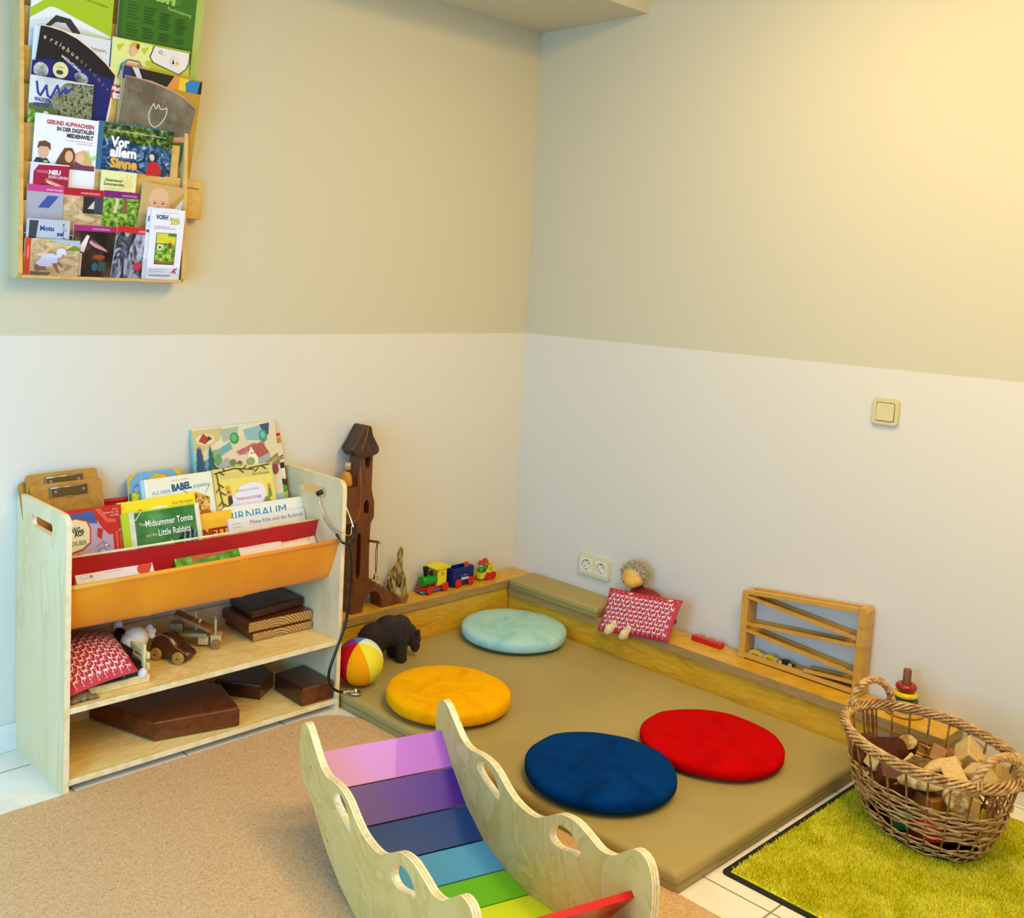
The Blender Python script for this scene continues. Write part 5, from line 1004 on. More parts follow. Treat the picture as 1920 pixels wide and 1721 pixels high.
# ================================================================ things on the shelf boards
ZS = .2323
PINE = wood('bed_wood', '#d9c27a', '#e5d294', (3, 3, 3), grain=3, rough=.5, fine=.08)
bed = thing('doll_bed', 'small pale wooden doll bed at the left end of the middle shelf', 'doll bed', (-1.9, -.17, ZS), math.radians(-1))
def pl_(p0, p1, m=PINE): mb = MB(); mb.box(p0, p1, m, bev=.002); return mb
BX0, BX1, BY0, BY1 = -.062, .112, -.118, .10
for y in (BY0, BY1): pl_((BX0, y-.005, .0), (BX1, y+.005, .022)).build('side_rail', bed)
for x in (BX1-.004,):
    for z in (.0, .036, .066): pl_((x-.004, BY0-.006, z), (x+.004, BY1+.006, z+.018)).build('end_slat', bed)
    for y in (BY0+.010, BY1-.010): pl_((x-.012, y-.008, 0), (x-.004, y+.008, .106)).build('post', bed)
for y in (BY0+.012, BY1-.012): pl_((BX0, y-.008, 0), (BX0+.022, y+.008, .030)).build('post', bed)
pl_((BX0, BY0, .006), (BX1-.006, BY1, .010)).build('base_board', bed)
GP = mottled('green_print', [(.0, '#0d3a2c'), (.62, '#12483a'), (.70, '#7fb8a4'), (.74, '#12483a')], 60, .8)
root = thing('doll_mattress', 'dark green printed doll mattress lying in the pale doll bed', 'mattress', (-1.885, -.18, ZS+.012))
mb = MB(); mb.box((-.070, -.098, 0), (.085, .090, .026), GP, bev=.008, seg=3); mb.build('cover', root)
dl = thing('rag_doll', 'small doll with a cream bobble hat lying under the red printed cover', 'doll', (-1.80, -.16, ZS+.05)); T = inv(dl)
CREAM = mottled('cream_knit', [(.4, '#ddd6bc'), (.6, '#ece6d0')], 260, .95, bumpk=.4)
mb = MB(); mb.ball((-1.762, -.150, ZS+.075), (.037, .036, .036), CREAM); mb.ball((-1.788, -.160, ZS+.068), (.026, .030, .028), CREAM)
blend(mb, 'head', dl, T=T, voxel=.003, smooth=4)
mb = MB()
for i in range(5): mb.ball((-1.714+.009*math.cos(i*1.26), -.142+.009*math.sin(i*1.26)*.8, ZS+.083+.010*math.sin(i*1.26)), .0105, plain('#e6ddda', .95), n=12)
mb.ball((-1.712, -.142, ZS+.084), .012, plain('#e6ddda', .95), n=12); mb.build('bobble', dl, T=T)
DRK = plain('#2b0f16', .9)
mb = MB(); mb.tube([(-1.84, -.14, ZS+.055), (-1.80, -.115, ZS+.072), (-1.785, -.098, ZS+.088)], [.02, .018, .014], DRK, 12); mb.tube([(-1.84, -.20, ZS+.05), (-1.81, -.25, ZS+.040), (-1.80, -.275, ZS+.030)], [.016, .014, .012], DRK, 12); mb.ball((-1.85, -.16, ZS+.055), (.075, .055, .026), DRK); mb.build('dress', dl, T=T)
for c in ((-1.787, -.090, ZS+.104), (-1.808, -.287, ZS+.026)): mb = MB(); mb.ball(c, (.0135, .0125, .0145), plain('#e2dfe4', .9)); mb.build('hand', dl, T=T)
root = thing('doll_cover', 'red pillow-like cover with white horses spread over the doll bed', 'blanket', (-1.90, -.17, ZS+.07))
print_pillow(root, (-2.030, -.330, .262), (-1.838, -.322, .2825), (-1.812, -.085, .322), (-2.020, -.040, .335), .030, 'cloth', s=.0165, T=inv(root), seed=4,
             droop=lambda a, b: (0, 0, .034*math.sin(PI*min(1, b*1.0))*math.sin(PI*(.15+.75*a))))
root = thing('cellophane_bag', 'crumpled brown see-through bag under the front of the doll bed cover', 'bag', (-1.99, -.29, ZS)); T = inv(root)
mb = MB(); n = 14
g = [[mb.bm.verts.new((-2.030+.085*i/n, -.322+.11*j/n, ZS+.004+.026*math.sin(PI*min(1, (i+1)/n))*math.sin(PI*(j+.5)/(n+1))+.008*noise.noise(Vector((i*.7, j*.7, 3))))) for i in range(n+1)] for j in range(n+1)]
for j in range(n):
    for i in range(n): mb.face([g[j][i], g[j][i+1], g[j+1][i+1], g[j+1][i]], plain('#8f7a58', .25), i % 3 == 0)
mb.build('foil', root, T=T)

WHEEL = wood('wheel_wood', '#a8752c', '#c08a3c', (4, 4, 4), grain=3, rough=.45); HUB = plain('#5a3a18', .6)
def wheel(mb, c, ax, r, w, m=WHEEL):
    c = Vector(c); ax = Vector(ax).normalized(); mb.cyl(c-ax*w/2, c+ax*w/2, r, m, 22, bev=.0012); mb.cyl(c-ax*(w/2+.0006), c+ax*(w/2+.0006), r*.18, HUB, 10)
DKB = wood('dark_car_wood', '#3a1a0a', '#52270f', (4, 4, 4), grain=3, rough=.3, coat=.3)
car = thing('wooden_car', 'dark brown wooden beetle-shaped toy car with round wheels on the middle shelf', 'toy car', (-1.660, -.180, ZS), math.radians(-62))
o = spline([(-.058, .016, 0), (-.060, .034, 0), (-.050, .060, 0), (-.026, .077, 0), (0, .072, 0), (.022, .050, 0), (.044, .040, 0), (.062, .030, 0), (.064, .016, 0), (.03, .013, 0), (-.03, .013, 0)], True, 4)
mb = MB(); mb.prism([(p.x, p.y) for p in o], frame((0, 0, 0), (1, 0, 0), (0, 0, 1)), -.024, .024, DKB, smooth_side=True); mb.build('body', car)
mb = MB(); pts = [(p.x, -.0242, p.y) for p in o[:len(o)*7//11]]; mb.tube(pts, .0011, plain('#a8743c', .5), 5); mb.build('edge_line', car)
for x in (-.036, .040):
    for y in (-.031, .031): mb = MB(); wheel(mb, (x, y, .0185), (0, 1, 0), .0182, .012); mb.build('wheel', car)
GRW = wood('grey_toy_wood', '#8d7c4e', '#a4925f', (4, 4, 4), grain=3, rough=.6)
trk = thing('wooden_truck', 'grey-brown wooden toy lorry chassis with upright pegs, beside the dark car', 'toy lorry', (-1.545, -.125, ZS), math.radians(-38))
mb = MB(); mb.box((-.085, -.030, .034), (.030, .030, .046), GRW, bev=.002); mb.build('bed', trk)
mb = MB(); mb.box((.002, -.020, .008), (.034, .020, .034), LTW, bev=.002); mb.build('axle_block', trk)
mb = MB(); mb.box((-.083, -.020, .046), (-.045, .020, .072), GRW, bev=.002); mb.build('cab', trk)
for x in (.046,):
    mb = MB(); mb.box((x-.006, -.022, .010), (x+.026, .022, .038), LTW, bev=.002); mb.build('front_block', trk)
for x, y in ((.050, .010), (.054, -.012)):
    mb = MB(); mb.cyl((x, y, .038), (x, y, .090), .0038, LTW, 10); mb.build('peg', trk)
mb = MB(); mb.cyl((-.008, .006, .046), (-.008, .006, .105), .0038, LTW, 10); mb.build('peg', trk)
for x in (-.06, .058):
    for y in (-.031, .031): mb = MB(); wheel(mb, (x, y, .0145), (0, 1, 0), .0142, .011, MIDW); mb.build('wheel', trk)
root = thing('peg_board', 'small brown wooden plank with holes lying slanted on top of the toy lorry', 'plank', (-1.560, -.125, ZS+.09)); T = inv(root)
M_ = Matrix.Translation((-1.562, -.128, ZS+.079)) @ Matrix.Rotation(math.radians(-42), 4, 'Z') @ Matrix.Rotation(math.radians(22), 4, 'Y')
mb = MB(); mb.prism(rrect(-.062, -.021, .062, .021, .004, 2), M_, -.005, .005, MIDW, holes=[ellipse(x, 0, .005, .005, 12) for x in (-.045, -.012, .045)]); mb.build('board', root, T=T)
mb = MB(); mb.cyl((.016, 0, -.016), (.016, 0, .018), .0048, LTW, 10, M=M_); mb.build('peg', root, T=T)
RINGW = None
def endgrain(key, c1, c2):
    m, nt, b = nmat(key); v = coords(nt, (1, 1, 1)); w = nt.nodes.new('ShaderNodeTexWave'); w.wave_type = 'RINGS'; w.rings_direction = 'SPHERICAL'
    mp = nt.nodes.new('ShaderNodeMapping'); mp.inputs['Location'].default_value = (.02, 0, .05); mp.inputs['Scale'].default_value = (1, .3, 1); L(nt, v, mp.inputs[0]); L(nt, mp.outputs[0], w.inputs[0])
    w.inputs['Scale'].default_value = 38; w.inputs['Distortion'].default_value = 1.5; w.inputs['Detail Scale'].default_value = 2
    L(nt, ramp(nt, w.outputs['Fac'], [(.2, c1), (.7, c2)]), b.inputs['Base Color']); b.inputs['Roughness'].default_value = .5; return m
ENDG = endgrain('end_grain', '#8a5c24', '#c39a54'); ENDD = endgrain('end_grain_dark', '#2a1408', '#4a2a14')
DK2 = wood('dark_stain', '#2c1208', '#42200e', (3, 3, 3), grain=4, rough=.28, coat=.3); RDW = wood('red_brown_stain', '#54240c', '#6d3412', (3, 3, 3), grain=4, rough=.28, coat=.3)
def slab(label, pts, z0, z1, m, side_m, bev=.006, name='wooden_board', cat='board', grp='dark boards stacked on the middle shelf', lift=None):
    cx = sum(p[0] for p in pts)/len(pts); cy = sum(p[1] for p in pts)/len(pts)
    mb = MB(); R = []
    def ins(k): return [Vector((cx+(p[0]-cx)*k, cy+(p[1]-cy)*k, 0)) for p in pts]
    kx = bev/.1
    for k, z in ((1-kx*.9, z0), (1-kx*.3, z0+bev*.4), (1, z0+bev), (1, z1-bev), (1-kx*.3, z1-bev*.4), (1-kx*.9, z1)):
        R.append([p+Vector((0, 0, z)) for p in ins(k)])
    mb.rings(R, m, smooth=False)
    mb.bm.normal_update()
    for f in mb.bm.faces:
        if f.normal.y < -.75: f.material_index = mb.mi(side_m)
    o = mb.build(name); o.location = (0, 0, 0)
    for v in o.data.vertices: v.co -= Vector((cx, cy, z0))
    o.location = (cx, cy, z0); tag(o, label, cat, grp); return o
slab('lowest of the stacked boards on the middle shelf, with pale end grain', [(-1.398, -.204), (-1.178, -.208), (-1.174, -.020), (-1.385, -.018)], ZS, ZS+.0285, RDW, ENDG)
slab('middle one of the stacked boards, with pale striped end grain', [(-1.411, -.199), (-1.176, -.204), (-1.180, -.030), (-1.405, -.030)], ZS+.0290, ZS+.064, RDW, ENDG)
slab('topmost dark brown board with a wavy back edge on the stack', [(-1.392, -.186), (-1.182, -.160), (-1.190, -.012), (-1.215, -.006), (-1.24, -.016), (-1.27, -.006), (-1.30, -.018), (-1.33, -.008), (-1.372, -.022)], ZS+.0650, ZS+.094, DK2, ENDD)
ZB = .0383
slab('large reddish-brown angled wooden slab on the bottom shelf', [(-1.762, -.270), (-1.516, -.326), (-1.508, -.300), (-1.470, -.140), (-1.560, -.026), (-1.842, -.026)], ZB, ZB+.060, RDW, RDW, grp='dark wooden blocks on the bottom shelf', name='wooden_slab', cat='block')
slab('dark five-sided wooden block in the middle of the bottom shelf', [(-1.366, -.206), (-1.276, -.142), (-1.262, -.03), (-1.36, -.02), (-1.456, -.082)], ZB, ZB+.050, DK2, RDW, grp='dark wooden blocks on the bottom shelf', name='wooden_slab', cat='block')
slab('dark rectangular wooden block at the right end of the bottom shelf', [(-1.290, -.325), (-1.174, -.330), (-1.176, -.165), (-1.288, -.170)], ZB, ZB+.060, DK2, RDW, grp='dark wooden blocks on the bottom shelf', name='wooden_slab', cat='block')

# ================================================================ stethoscope
st = thing('stethoscope', 'black stethoscope hanging from the right panel handle of the bookshelf', 'stethoscope', (-1.15, -.345, .6)); T = inv(st)
BLK = plain('#0c0b0c', .3, coat=.3); STL = plain('#c9c4ba', .2, 1)
yo = -.352
def sp3(p, n=8): return spline(p, False, n)
mb = MB(); mb.tube(sp3([(-1.178, -.222, .676), (-1.186, -.236, .655), (-1.188, -.262, .62), (-1.186, -.30, .588), (-1.184, -.33, .572)]), .0028, STL, 8); mb.build('metal_tube', st, T=T)
mb = MB(); mb.tube(sp3([(-1.140, -.300, .672), (-1.138, -.322, .640), (-1.137, -.340, .615), (-1.136, yo, .594)]), .0028, STL, 8); mb.build('metal_tube', st, T=T)
mb = MB(); mb.cyl((-1.182, -.216, .680), (-1.172, -.232, .690), .008, BLK, 14); mb.build('ear_tip', st, T=T)
mb = MB(); mb.tube(sp3([(-1.184, -.328, .574), (-1.182, -.342, .562), (-1.176, yo, .551), (-1.164, yo-.001, .5475), (-1.154, yo, .5475)]), .0042, BLK, 10)
mb.tube(sp3([(-1.136, yo, .596), (-1.134, yo-.002, .575), (-1.140, yo-.002, .556), (-1.154, yo, .5475)]), .0042, BLK, 10); mb.build('yoke', st, T=T)
mb = MB(); mb.tube(sp3([(-1.154, yo, .548), (-1.145, yo, .52), (-1.141, yo-.002, .48), (-1.140, yo-.002, .42), (-1.142, yo, .36), (-1.150, yo, .30), (-1.168, yo, .245), (-1.190, yo, .195), (-1.208, yo, .150), (-1.210, yo, .115), (-1.196, yo, .088), (-1.176, yo-.004, .072), (-1.160, yo-.008, .066)], 8), .0046, BLK, 10); mb.build('tube', st, T=T)
mb = MB(); mb.tube(sp3([(-1.186, -.300, .588), (-1.170, -.345, .578), (-1.150, yo-.004, .572), (-1.138, -.345, .60)]), .0011, STL, 6); mb.build('spring', st, T=T)
mb = MB(); M_ = Matrix.Translation((-1.118, -.372, .0545)) @ Matrix.Rotation(math.radians(8), 4, 'Y')
mb.lathe([(.001, 0), (.019, 0), (.0215, .002), (.0215, .005), (.017, .0075), (.006, .009), (.006, .016), (.004, .018), (.001, .018)], STL, M_, 24); mb.tube([(-1.160, yo-.008, .066), (-1.140, -.366, .066), (-1.122, -.372, .067)], .0034, STL, 8); mb.build('chest_piece', st, T=T)

# ================================================================ ball and bear on the mattress
ball = thing('cloth_ball', 'soft striped cloth ball half hidden behind the right edge of the bookshelf', 'ball', (-1.060, -.318, .130))
SEG = [('#f09a08', 'orange'), ('#e7d63a', 'yellow'), ('#dde6c8', 'cream'), ('#5a7ab8', 'blue'), ('#7c3f9a', 'violet'), ('#c2101a', 'red')]
Rm = Matrix.Rotation(math.radians(-18), 4, 'Y') @ Matrix.Rotation(math.radians(12), 4, 'X')
for s_, (c, nm) in enumerate(SEG):
    mb = MB(); n = 22; a0 = math.radians(-165+60*s_); m_ = felt('ball_'+nm, c, c)
    g = []
    for j in range(n+1):
        th = PI*j/n; row = []
        for i in range(9):
            ph = a0+math.radians(60)*i/8; seam = 1-.022*(abs(2*i/8-1)**6)
            row.append(mb.bm.verts.new(Rm @ Vector((.0775*seam*math.sin(th)*math.cos(ph), .0775*seam*math.sin(th)*math.sin(ph), .0775*math.cos(th)*(.985)))))
        g.append(row)
    for j in range(n):
        for i in range(8): mb.face([g[j][i], g[j+1][i], g[j+1][i+1], g[j][i+1]], m_, True)
    mb.build('panel', ball)
def bear_mat():
    m, nt, b = nmat('carved_bear_wood'); v = coords(nt, (1, 1, 3)); n1 = noise_n(nt, v, 60, 4, .6, 1)
    w = nt.nodes.new('ShaderNodeTexWave'); w.inputs['Scale'].default_value = 60; w.inputs['Distortion'].default_value = 6; w.inputs['Detail Scale'].default_value = 3; L(nt, v, w.inputs[0])
    L(nt, ramp(nt, n1.outputs['Fac'], [(.4, '#180b06'), (.62, '#2c1710')]), b.inputs['Base Color']); b.inputs['Roughness'].default_value = .42
    bump(nt, b, w.outputs['Fac'], .7, .0025); return m
bear = thing('carved_bear', 'dark carved wooden bear walking on the mattress between ball and yellow cushion', 'toy bear', (-.86, -.215, .052), math.radians(-12))
BM_ = bear_mat(); mb = MB()
def ell(c, r, rot=0): mb.ball(c, r, BM_, rot=Matrix.Rotation(math.radians(rot), 3, 'Y'))
ell((-.050, 0, .090), (.062, .046, .056), 10); ell((.005, 0, .108), (.062, .046, .056), 5); ell((.048, 0, .112), (.045, .040, .048), 20)
ell((.082, 0, .090), (.030, .030, .036), 30); ell((.104, -.002, .068), (.029, .027, .030), 30); ell((.114, -.002, .040), (.017, .017, .024), 10)
for x, y in ((-.068, -.026), (-.068, .026), (.042, -.026), (.036, .026)):
    mb.tube([(x, y, .10), (x-.004 if x < 0 else x, y, .055), (x+.002, y, .012), (x+.010, y, .009)], [.031, .024, .020, .017], BM_, 14)
    mb.ball((x+.004, y, .010), (.022, .018, .0095), BM_)
for y in (-.020, .018): mb.ball((.100, y, .099), (.008, .008, .009), BM_)
blend(mb, 'body', bear, voxel=.0032, smooth=5)
mb = MB()
for y in (-.026, .024): mb.ball((.108, y, .098), (.0095, .0075, .0105), BM_, n=12)
mb.build('ears', bear); 
mb = MB(); mb.ball((.122, -.020, .070), .0025, plain('#c9bfae', .2), n=8); mb.build('eye', bear)

# ================================================================ tower, carved animal and train on the left ledge
ZL = .1965
TW = wood('tower_wood', '#5a2e10', '#74401a', (3, 3, .9), grain=4, rough=.42, coat=.1, fine=.2); TWD = wood('tower_roof_wood', '#3a220e', '#4c2f16', (3, 3, 2), grain=4, rough=.5, fine=.2)
BARE = plain('#a8763c', .6)
tower = thing('toy_tower', 'tall dark brown wooden castle tower with stairs standing on the left-hand ledge', 'toy tower', (-.86, -.06, ZL)); T = inv(tower)
FT = frame((0, 0, 0), (1, 0, 0), (0, 0, 1))       # u = x, v = z, w = -y
body = [(-.915, .300), (-.912, .45), (-.912, .520), (-.985, .528), (-.985, .650), (-.918, .650), (-.915, .66), (-.912, .760), (-.852, .760), (-.852, .640), (-.846, .615), (-.838, .590), (-.836, .535), (-.850, .512), (-.852, .42), (-.848, .300)]
mb = MB(); mb.prism(body, FT, .036, .088, TW, holes=[spline_pts for spline_pts in ([(p.x, p.y) for p in spline([(-.883, .585, 0), (-.883, .555, 0), (-.880, .552, 0), (-.866, .552, 0), (-.862, .555, 0), (-.862, .588, 0), (-.872, .600, 0)], True, 3)], [(p.x, p.y) for p in spline([(-.884, .752, 0), (-.884, .722, 0), (-.874, .712, 0), (-.864, .722, 0), (-.864, .752, 0)], True, 3)], [(p.x, p.y) for p in spline([(-.908, .335, 0), (-.908, .470, 0), (-.900, .482, 0), (-.892, .470, 0), (-.890, .335, 0)], True, 3)])])
mb.build('tower_body', tower, T=T)
mb = MB(); mb.prism([(-.912, .302), (-.850, .302), (-.852, .60), (-.852, .758), (-.910, .758)], FT, .030, .0358, TWD); mb.build('back_board', tower, T=T)
rf = [(p.x, p.y) for p in spline([(-.940, .772, 0), (-.945, .785, 0), (-.925, .812, 0), (-.907, .842, 0), (-.895, .861, 0), (-.882, .864, 0), (-.870, .858, 0), (-.862, .830, 0), (-.838, .792, 0), (-.832, .775, 0), (-.842, .762, 0), (-.885, .753, 0), (-.925, .757, 0)], True, 3)]
mb = MB(); mb.prism(rf, FT, .028, .096, TWD, smooth_side=True); mb.build('roof', tower, T=T)
mb = MB(); mb.tube([(-.885, -.0968, .862), (-.890, -.0966, .83), (-.905, -.0966, .795), (-.912, -.0968, .775)], .0011, BARE, 5); mb.tube([(-.984, -.0886, .526), (-.93, -.0886, .528), (-.906, -.0886, .540), (-.901, -.0886, .58), (-.900, -.0886, .64), (-.905, -.0886, .72)], .0012, BARE, 5); mb.build('worn_edges', tower, T=T)
mb = MB(); mb.box((-.984, -.0875, .600), (-.918, -.084, .652), TWD); mb.build('balcony_front', tower, T=T)
base = [(-.925, .197), (-.925, .235), (-.912, .262), (-.918, .285), (-.930, .305), (-.862, .312)]
for i in range(8): base += [(-.862+.021*i, .312-.0135*i), (-.862+.021*(i+1), .312-.0135*i)]
base += [(-.694, .212), (-.694, .197), (-.788, .197)] + [(-.832+.044*math.cos(math.radians(a)), .205+.060*math.sin(math.radians(a))) for a in range(0, 181, 15)] + [(-.878, .197)]
mb = MB(); mb.prism(base, FT, .030, .094, TW); mb.build('stairs', tower, T=T)
mb = MB(); mb.cyl((-.858, -.088, .452), (-.838, -.128, .452), .0045, TW, 12); mb.build('peg', tower, T=T)
mb = MB(); mb.ball((-.837, -.130, .452), .0065, LTW, n=12); mb.build('peg_knob', tower, T=T)
bell = thing('small_bell', 'small brass bell hanging on dark cords from the tower peg', 'bell', (-.845, -.118, .33)); T = inv(bell)
mb = MB()
for dx in (-.004, .003): mb.tube(sp3([(-.843, -.122, .456), (-.846+dx, -.122, .42), (-.845+dx, -.122, .38), (-.844, -.120, .338)]), .0014, plain('#4a1424', .8), 6)
mb.build('cord', bell, T=T)
mb = MB(); mb.lathe([(.001, .018), (.004, .017), (.0065, .010), (.0085, .003), (.0115, 0), (.001, .001)], plain('#b8924a', .25, 1), Matrix.Translation((-.844, -.120, .320)), 18); mb.build('bell_body', bell, T=T)
king = thing('wooden_figure', 'small carved king figure in a yellow robe on the tower balcony', 'figure', (-.945, -.062, .6502)); T = inv(king)
KY = wood('robe_yellow', '#b87a14', '#cf9222', (4, 4, 4), grain=3, rough=.5)
mb = MB(); mb.lathe([(.001, 0), (.019, 0), (.021, .012), (.019, .034), (.012, .050), (.006, .056)], KY, Matrix.Translation((-.945, -.062, .6502)), 18); mb.build('robe', king, T=T)
mb = MB(); mb.ball((-.943, -.064, .718), (.0115, .0105, .0145), plain('#c09a6a', .6)); mb.ball((-.942, -.067, .709), (.0100, .0085, .0075), plain('#6b4226', .7)); mb.build('head', king, T=T)
mb = MB(); pts = [(.0115*math.cos(2*PI*k/12), .0105*math.sin(2*PI*k/12)) for k in range(12)]
mb.rings([[Vector((-.943+x, -.064+y, z_+(.005 if (k % 3 == 0 and z_ > .729) else 0))) for k, (x, y) in enumerate(pts)] for z_ in (.724, .731)], plain('#cbb98a', .5), smooth=False); mb.build('crown', king, T=T)
mb = MB()
for dx in (-.004, .004): mb.ball((-.946+dx, -.0742, .720), .0013, plain('#2a2018', .6), n=8)
mb.build('eyes', king, T=T)

SPALT = mottled('spalted_wood', [(.40, '#3a2c14'), (.48, '#8a7038'), (.56, '#b8a060'), (.70, '#cdb878')], 30, .7, vscale=(2, 2, .6), dist=1.5)
an = thing('wheeled_animal', 'rough carved wooden giraffe-like animal on small wheels beside the tower', 'toy animal', (-.700, -.055, ZL), math.radians(-48))
o = spline([(-.020, .016, 0), (-.026, .060, 0), (-.024, .100, 0), (-.010, .118, 0), (.006, .150, 0), (.010, .192, 0), (.018, .200, 0), (.027, .190, 0), (.026, .150, 0), (.030, .112, 0), (.040, .090, 0), (.044, .050, 0), (.048, .018, 0), (.030, .016, 0), (.022, .050, 0), (.008, .052, 0), (0, .016, 0)], True, 3)
mb = MB(); mb.prism([(p.x, p.y) for p in o], frame((0, 0, 0), (1, 0, 0), (0, 0, 1)), -.012, .012, SPALT, smooth_side=False); mb.build('body', an)
for x in (-.012, .040):
    for y in (-.021, .021): mb = MB(); wheel(mb, (x, y, .0135), (0, 1, 0), .0135, .009, MIDW); mb.build('wheel', an)

# toy train: engine, blue wagon, yellow wagon, riders
RDP = plain('#c21a14', .35, coat=.3); GRP = plain('#0f8a1a', .3, coat=.3); YLP = plain('#e6cf18', .4, coat=.2); BLP = plain('#0a1d66', .35, coat=.3); BKP = plain('#0d0d0f', .4); LBP = plain('#3a6fb0', .4); SKN = plain('#e2c24a', .5)
def twheel(parent, x, y, r=.0165, nm='wheel'):
    mb = MB(); mb.cyl((x, y-.0045, r), (x, y+.0045, r), r, RDP, 24, bev=.001); mb.cyl((x, y-.0062, r), (x, y+.0062, r), r*.28, RDP, 10); mb.cyl((x, y-.0068, r), (x, y+.0068, r), r*.13, plain('#c9c2b8', .3, 1), 8); mb.build(nm, parent)
TA = math.radians(1.5)
eng = thing('toy_train_engine', 'green, yellow and red wooden toy locomotive on the left-hand ledge', 'toy train', (-.505, -.052, ZL), TA)
mb = MB(); mb.box((-.068, -.022, .014), (.062, .022, .026), RDP, bev=.002); mb.build('chassis', eng)
mb = MB(); mb.box((-.069, -.023, .006), (.055, .023, .0139), LBP, bev=.001); mb.box((-.0695, -.019, .008), (-.0688, -.012, .013), PWHT); mb.build('blue_skirt', eng)
mb = MB(); mb.cyl((-.062, 0, .046), (.010, 0, .046), .0205, GRP, 28, bev=.002); mb.build('boiler', eng)
mb = MB(); mb.lathe([(.001, 0), (.0075, 0), (.0085, .018), (.0125, .034), (.0125, .036), (.009, .0362), (.007, .030), (.001, .030)], BKP, Matrix.Translation((-.038, 0, .064)), 20); mb.build('chimney', eng)
mb = MB(); mb.cyl((-.012, 0, .062), (-.012, 0, .079), .0080, BKP, 16); mb.build('steam_dome', eng)
mb = MB(); mb.prism([(.006, .026), (.052, .026), (.052, .088), (.014, .088), (.006, .074)], frame((0, 0, 0), (1, 0, 0), (0, 0, 1)), .0175, .0225, YLP, holes=[ellipse(.032, .066, .0055, .0075, 16)])
mb.prism([(.006, .026), (.052, .026), (.052, .088), (.014, .088), (.006, .074)], frame((0, 0, 0), (1, 0, 0), (0, 0, 1)), -.0225, -.0175, YLP, holes=[ellipse(.032, .066, .0055, .0075, 16)]); mb.box((.006, -.0175, .026), (.012, .0175, .060), YLP); mb.build('cab', eng)
mb = MB(); mb.prism([(-.008, .088), (.066, .088), (.070, .092), (.056, .101), (.004, .101), (-.012, .093)], frame((0, 0, 0), (1, 0, 0), (0, 0, 1)), -.029, .029, YLP); mb.build('cab_roof', eng)
for x in (-.040, .040):
    for y in (-.0285, .0285): twheel(eng, x, y)
wag = thing('toy_train_wagon', 'dark blue wooden toy train wagon with white lettering behind the locomotive', 'toy train', (-.362, -.050, ZL), TA)
FW = frame((0, 0, 0), (1, 0, 0), (0, 0, 1))
mb = MB(); mb.box((-.057, -.023, .008), (.057, .023, .014), BLP)
for y in (-.023, .020): mb.box((-.057, y, .014), (.057, y+.003, .074), BLP)
for x in (-.057, .054): mb.box((x, -.020, .014), (x+.003, .020, .074), BLP)
mb.build('box_body', wag)
mb = MB(); mb.text('Ostheimer', FW, -.012, .026, .0115, PWHT, w=.0234, bold=.05, maxw=.044); mb.flat([(-.006, .041), (.012, .044), (.028, .041), (.012, .0425)], FW, .0234, PWHT); mb.box((-.030, -.0233, .062), (.016, -.0231, .0628), LBP); mb.box((-.030, -.0233, .046), (.016, -.0231, .0468), LBP); mb.build('lettering', wag)
for x in (-.032, .038):
    for y in (-.0285, .0285): twheel(wag, x, y, .0165)
def rider(label, loc, s=1.0):
    r = thing('peg_figure', label, 'figure', loc, TA)
    mb = MB(); mb.lathe([(.001, 0), (.0105*s, 0), (.0115*s, .010*s), (.0095*s, .022*s), (.005*s, .026*s)], GRP, I4, 18); mb.build('body', r)
    mb = MB(); mb.ball((0, 0, .033*s), .0095*s, SKN); mb.build('head', r)
    mb = MB(); mb.lathe([(.001, .036*s), (.0125*s, .036*s), (.0125*s, .0395*s), (.009*s, .040*s), (.0085*s, .047*s), (.001, .049*s)], RDP, I4, 18); mb.build('cap', r)
    mb = MB()
    for dx in (-.0032, .0032): mb.ball((dx*s, -.0088*s, .034*s), .0012*s, BKP, n=8)
    mb.build('eyes', r)
rider('peg figure with red cap sitting in the dark blue wagon', (-.322, -.049, ZL+.0145+.022))
yw = thing('toy_train_wagon', 'yellow open wooden toy train wagon with two riders at the end of the train', 'toy train', (-.228, -.048, ZL), TA)
mb = MB(); mb.box((-.035, -.021, .008), (.035, .021, .014), YLP)
for w0_, w1_ in ((.018, .021), (-.021, -.018)): mb.prism([(-.035, .014), (.035, .014), (.035, .056), (.014, .056), (-.004, .034), (-.035, .030)], FW, w0_, w1_, YLP)
mb.box((-.035, -.018, .014), (-.032, .018, .034), YLP); mb.box((.032, -.018, .014), (.035, .018, .060), YLP); mb.build('box_body', yw)
mb = MB(); mb.text('Spielzug', FW, .012, .046, .005, BKP, w=.0214, maxw=.019); mb.text('Wagen', FW, .012, .039, .005, BKP, w=.0214, maxw=.019); mb.build('lettering', yw)
for x in (.004, .032):
    for y in (-.026, .026): twheel(yw, x, y, .0155)
rider('front peg figure with red cap in the yellow wagon', (-.242, -.050, ZL+.0145+.007), 1.15); rider('rear peg figure with red cap in the yellow wagon', (-.214, -.044, ZL+.0145+.010), 1.15)
for x, p in ((-.063, wag), (-.040, yw)): mb = MB(); mb.ball((x, 0, .016), .0055, RDP, n=12); mb.build('coupling', p)

